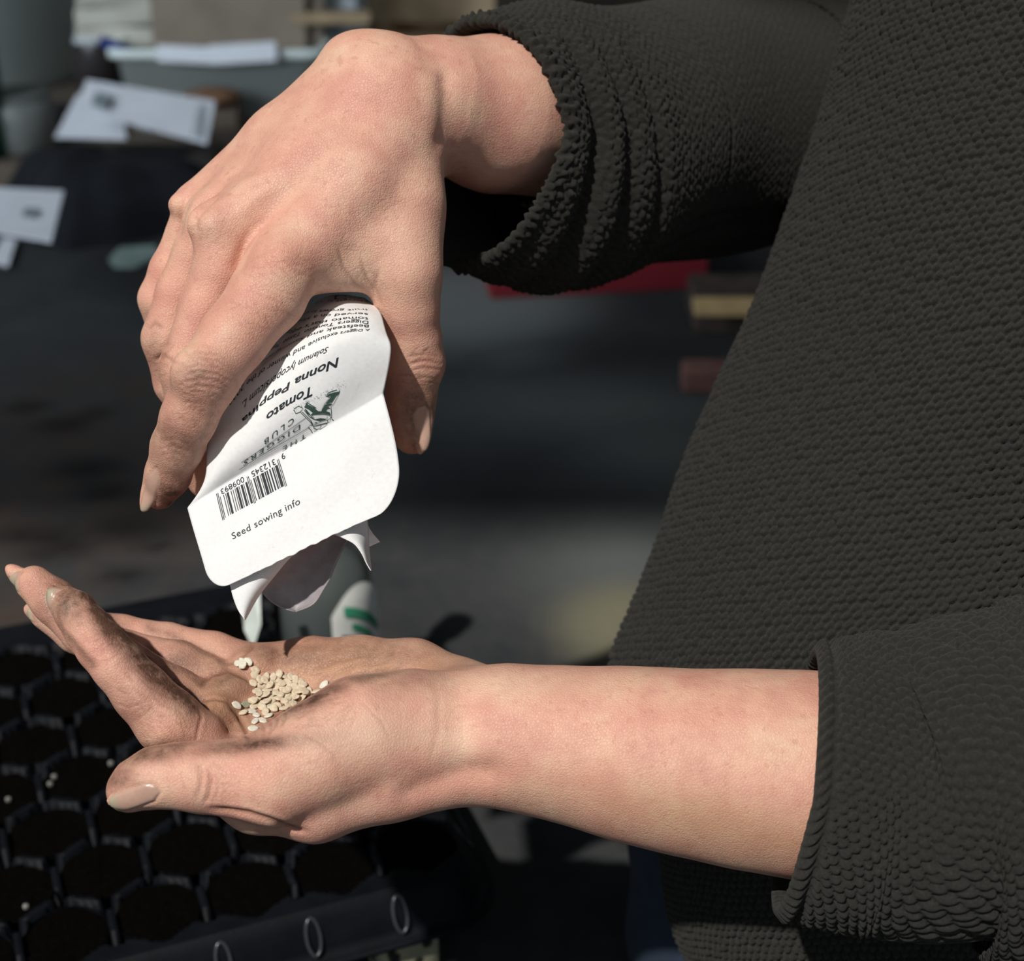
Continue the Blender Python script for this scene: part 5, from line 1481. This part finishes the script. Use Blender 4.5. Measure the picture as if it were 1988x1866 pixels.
# wooden crate top middle
def crate(name, px0, px1, py, z, depth, h, mat, label, cat, slats=3):
    a = on_plane(px0, py, z); b = on_plane(px1, py, z); w = b.x - a.x; c = Vector(((a.x + b.x) / 2, a.y + depth / 2, z))
    root = empty(name, c); tag(root, label, cat); th = .009; sh = h / (slats + .25 * (slats - 1))
    for i in range(slats):
        z0 = z + i * sh * 1.25
        for lo, hi in (((a.x, a.y, z0), (b.x, a.y + th, z0 + sh)), ((a.x, a.y + depth - th, z0), (b.x, a.y + depth, z0 + sh)), ((a.x, a.y + th, z0), (a.x + th, a.y + depth - th, z0 + sh)), ((b.x - th, a.y + th, z0), (b.x, a.y + depth - th, z0 + sh))):
            boxm('slat', lo, hi, mat, root)
    for x_ in (a.x + th, b.x - th - .018):
        for y_ in (a.y + th, a.y + depth - th - .018): boxm('corner_post', (x_, y_, z), (x_ + .018, y_ + .018, z + h), mat, root)
    boxm('base_board', (a.x + th, a.y + th, z + .001), (b.x - th, a.y + depth - th, z + .008), mat, root)
crate('wooden_crate', 722, 960, 150, ZP, .22, .20, plain('tan_crate_wood', (.62, .46, .29), .75, .25, 25, .2), 'tan wooden slatted crate behind the upper wrist', 'crate')
o = boxm('storage_box', (-.024, -.04, 0), (.024, .04, .14), plain('white_card_box', (.42, .44, .44), .7), loc=on_plane(678, 165, ZP) + Vector((0, .05, 0)), bevel=.003); tag(o, 'whitish box between the tub and the wooden crate', 'box')
# red crate and timber at the right, behind the hanging sleeve
RED = plain('red_plastic', (.22, .018, .026), .45, .15, 10)
def redcrate():
    a = on_plane(952, 582, 0); b = on_plane(1372, 560, 0); d = (b - a); L = d.length; ang_ = math.atan2(d.y, d.x)
    root = empty('red_crate', a); tag(root, 'red plastic crate on the floor behind the hanging sleeve', 'crate')
    def bx(nm, lo, hi): 
        o = boxm(nm, lo, hi, RED, bevel=.002); loc = o.location.copy(); o.location = a + Vector((math.cos(ang_) * loc.x - math.sin(ang_) * loc.y, math.sin(ang_) * loc.x + math.cos(ang_) * loc.y, loc.z)); o.rotation_euler.z = ang_; adopt(o, root)
    H = .045
    bx('front_wall', (0, 0, .0), (L, .004, H)); bx('back_wall', (0, .15, .0), (L, .154, H)); bx('end_wall', (0, .004, 0), (.004, .15, H)); bx('end_wall', (L - .004, .004, 0), (L, .15, H)); bx('crate_floor', (.004, .004, 0.0), (L - .004, .15, .004)); bx('rim', (-.004, -.005, H), (L + .004, .003, H + .006))
redcrate()
c = on_plane(1420, 640, 0)
tb = boxm('timber_block', (c.x - .034, c.y - .01, 0), (c.x + .07, c.y + .06, .030), plain('dark_stained_timber', (.060, .045, .036), .8, .3, 40, .3), bevel=.002); tag(tb, 'dark stained timber offcut on the floor, right of the red crate', 'wood')
c2 = on_plane(1420, 605, .031)
t2 = boxm('wood_offcut', (c2.x - .032, c2.y - .010, .0305), (c2.x + .07, c2.y + .012, .040), plain('fresh_yellow_wood', (.55, .38, .18), .7, .15, 60), bevel=.001); tag(t2, 'yellow wooden slat lying on the dark timber offcut beside the jumper', 'wood')
c3 = on_plane(1352, 762, 0)
t3 = boxm('clay_pot_shard', (c3.x - .012, c3.y - .005, 0), (c3.x + .03, c3.y + .02, .022), plain('pinkish_clay', (.17, .085, .070), .8, .2, 40), bevel=.004); tag(t3, 'pinkish clay shard on the floor just left of the jumper edge', 'shard')
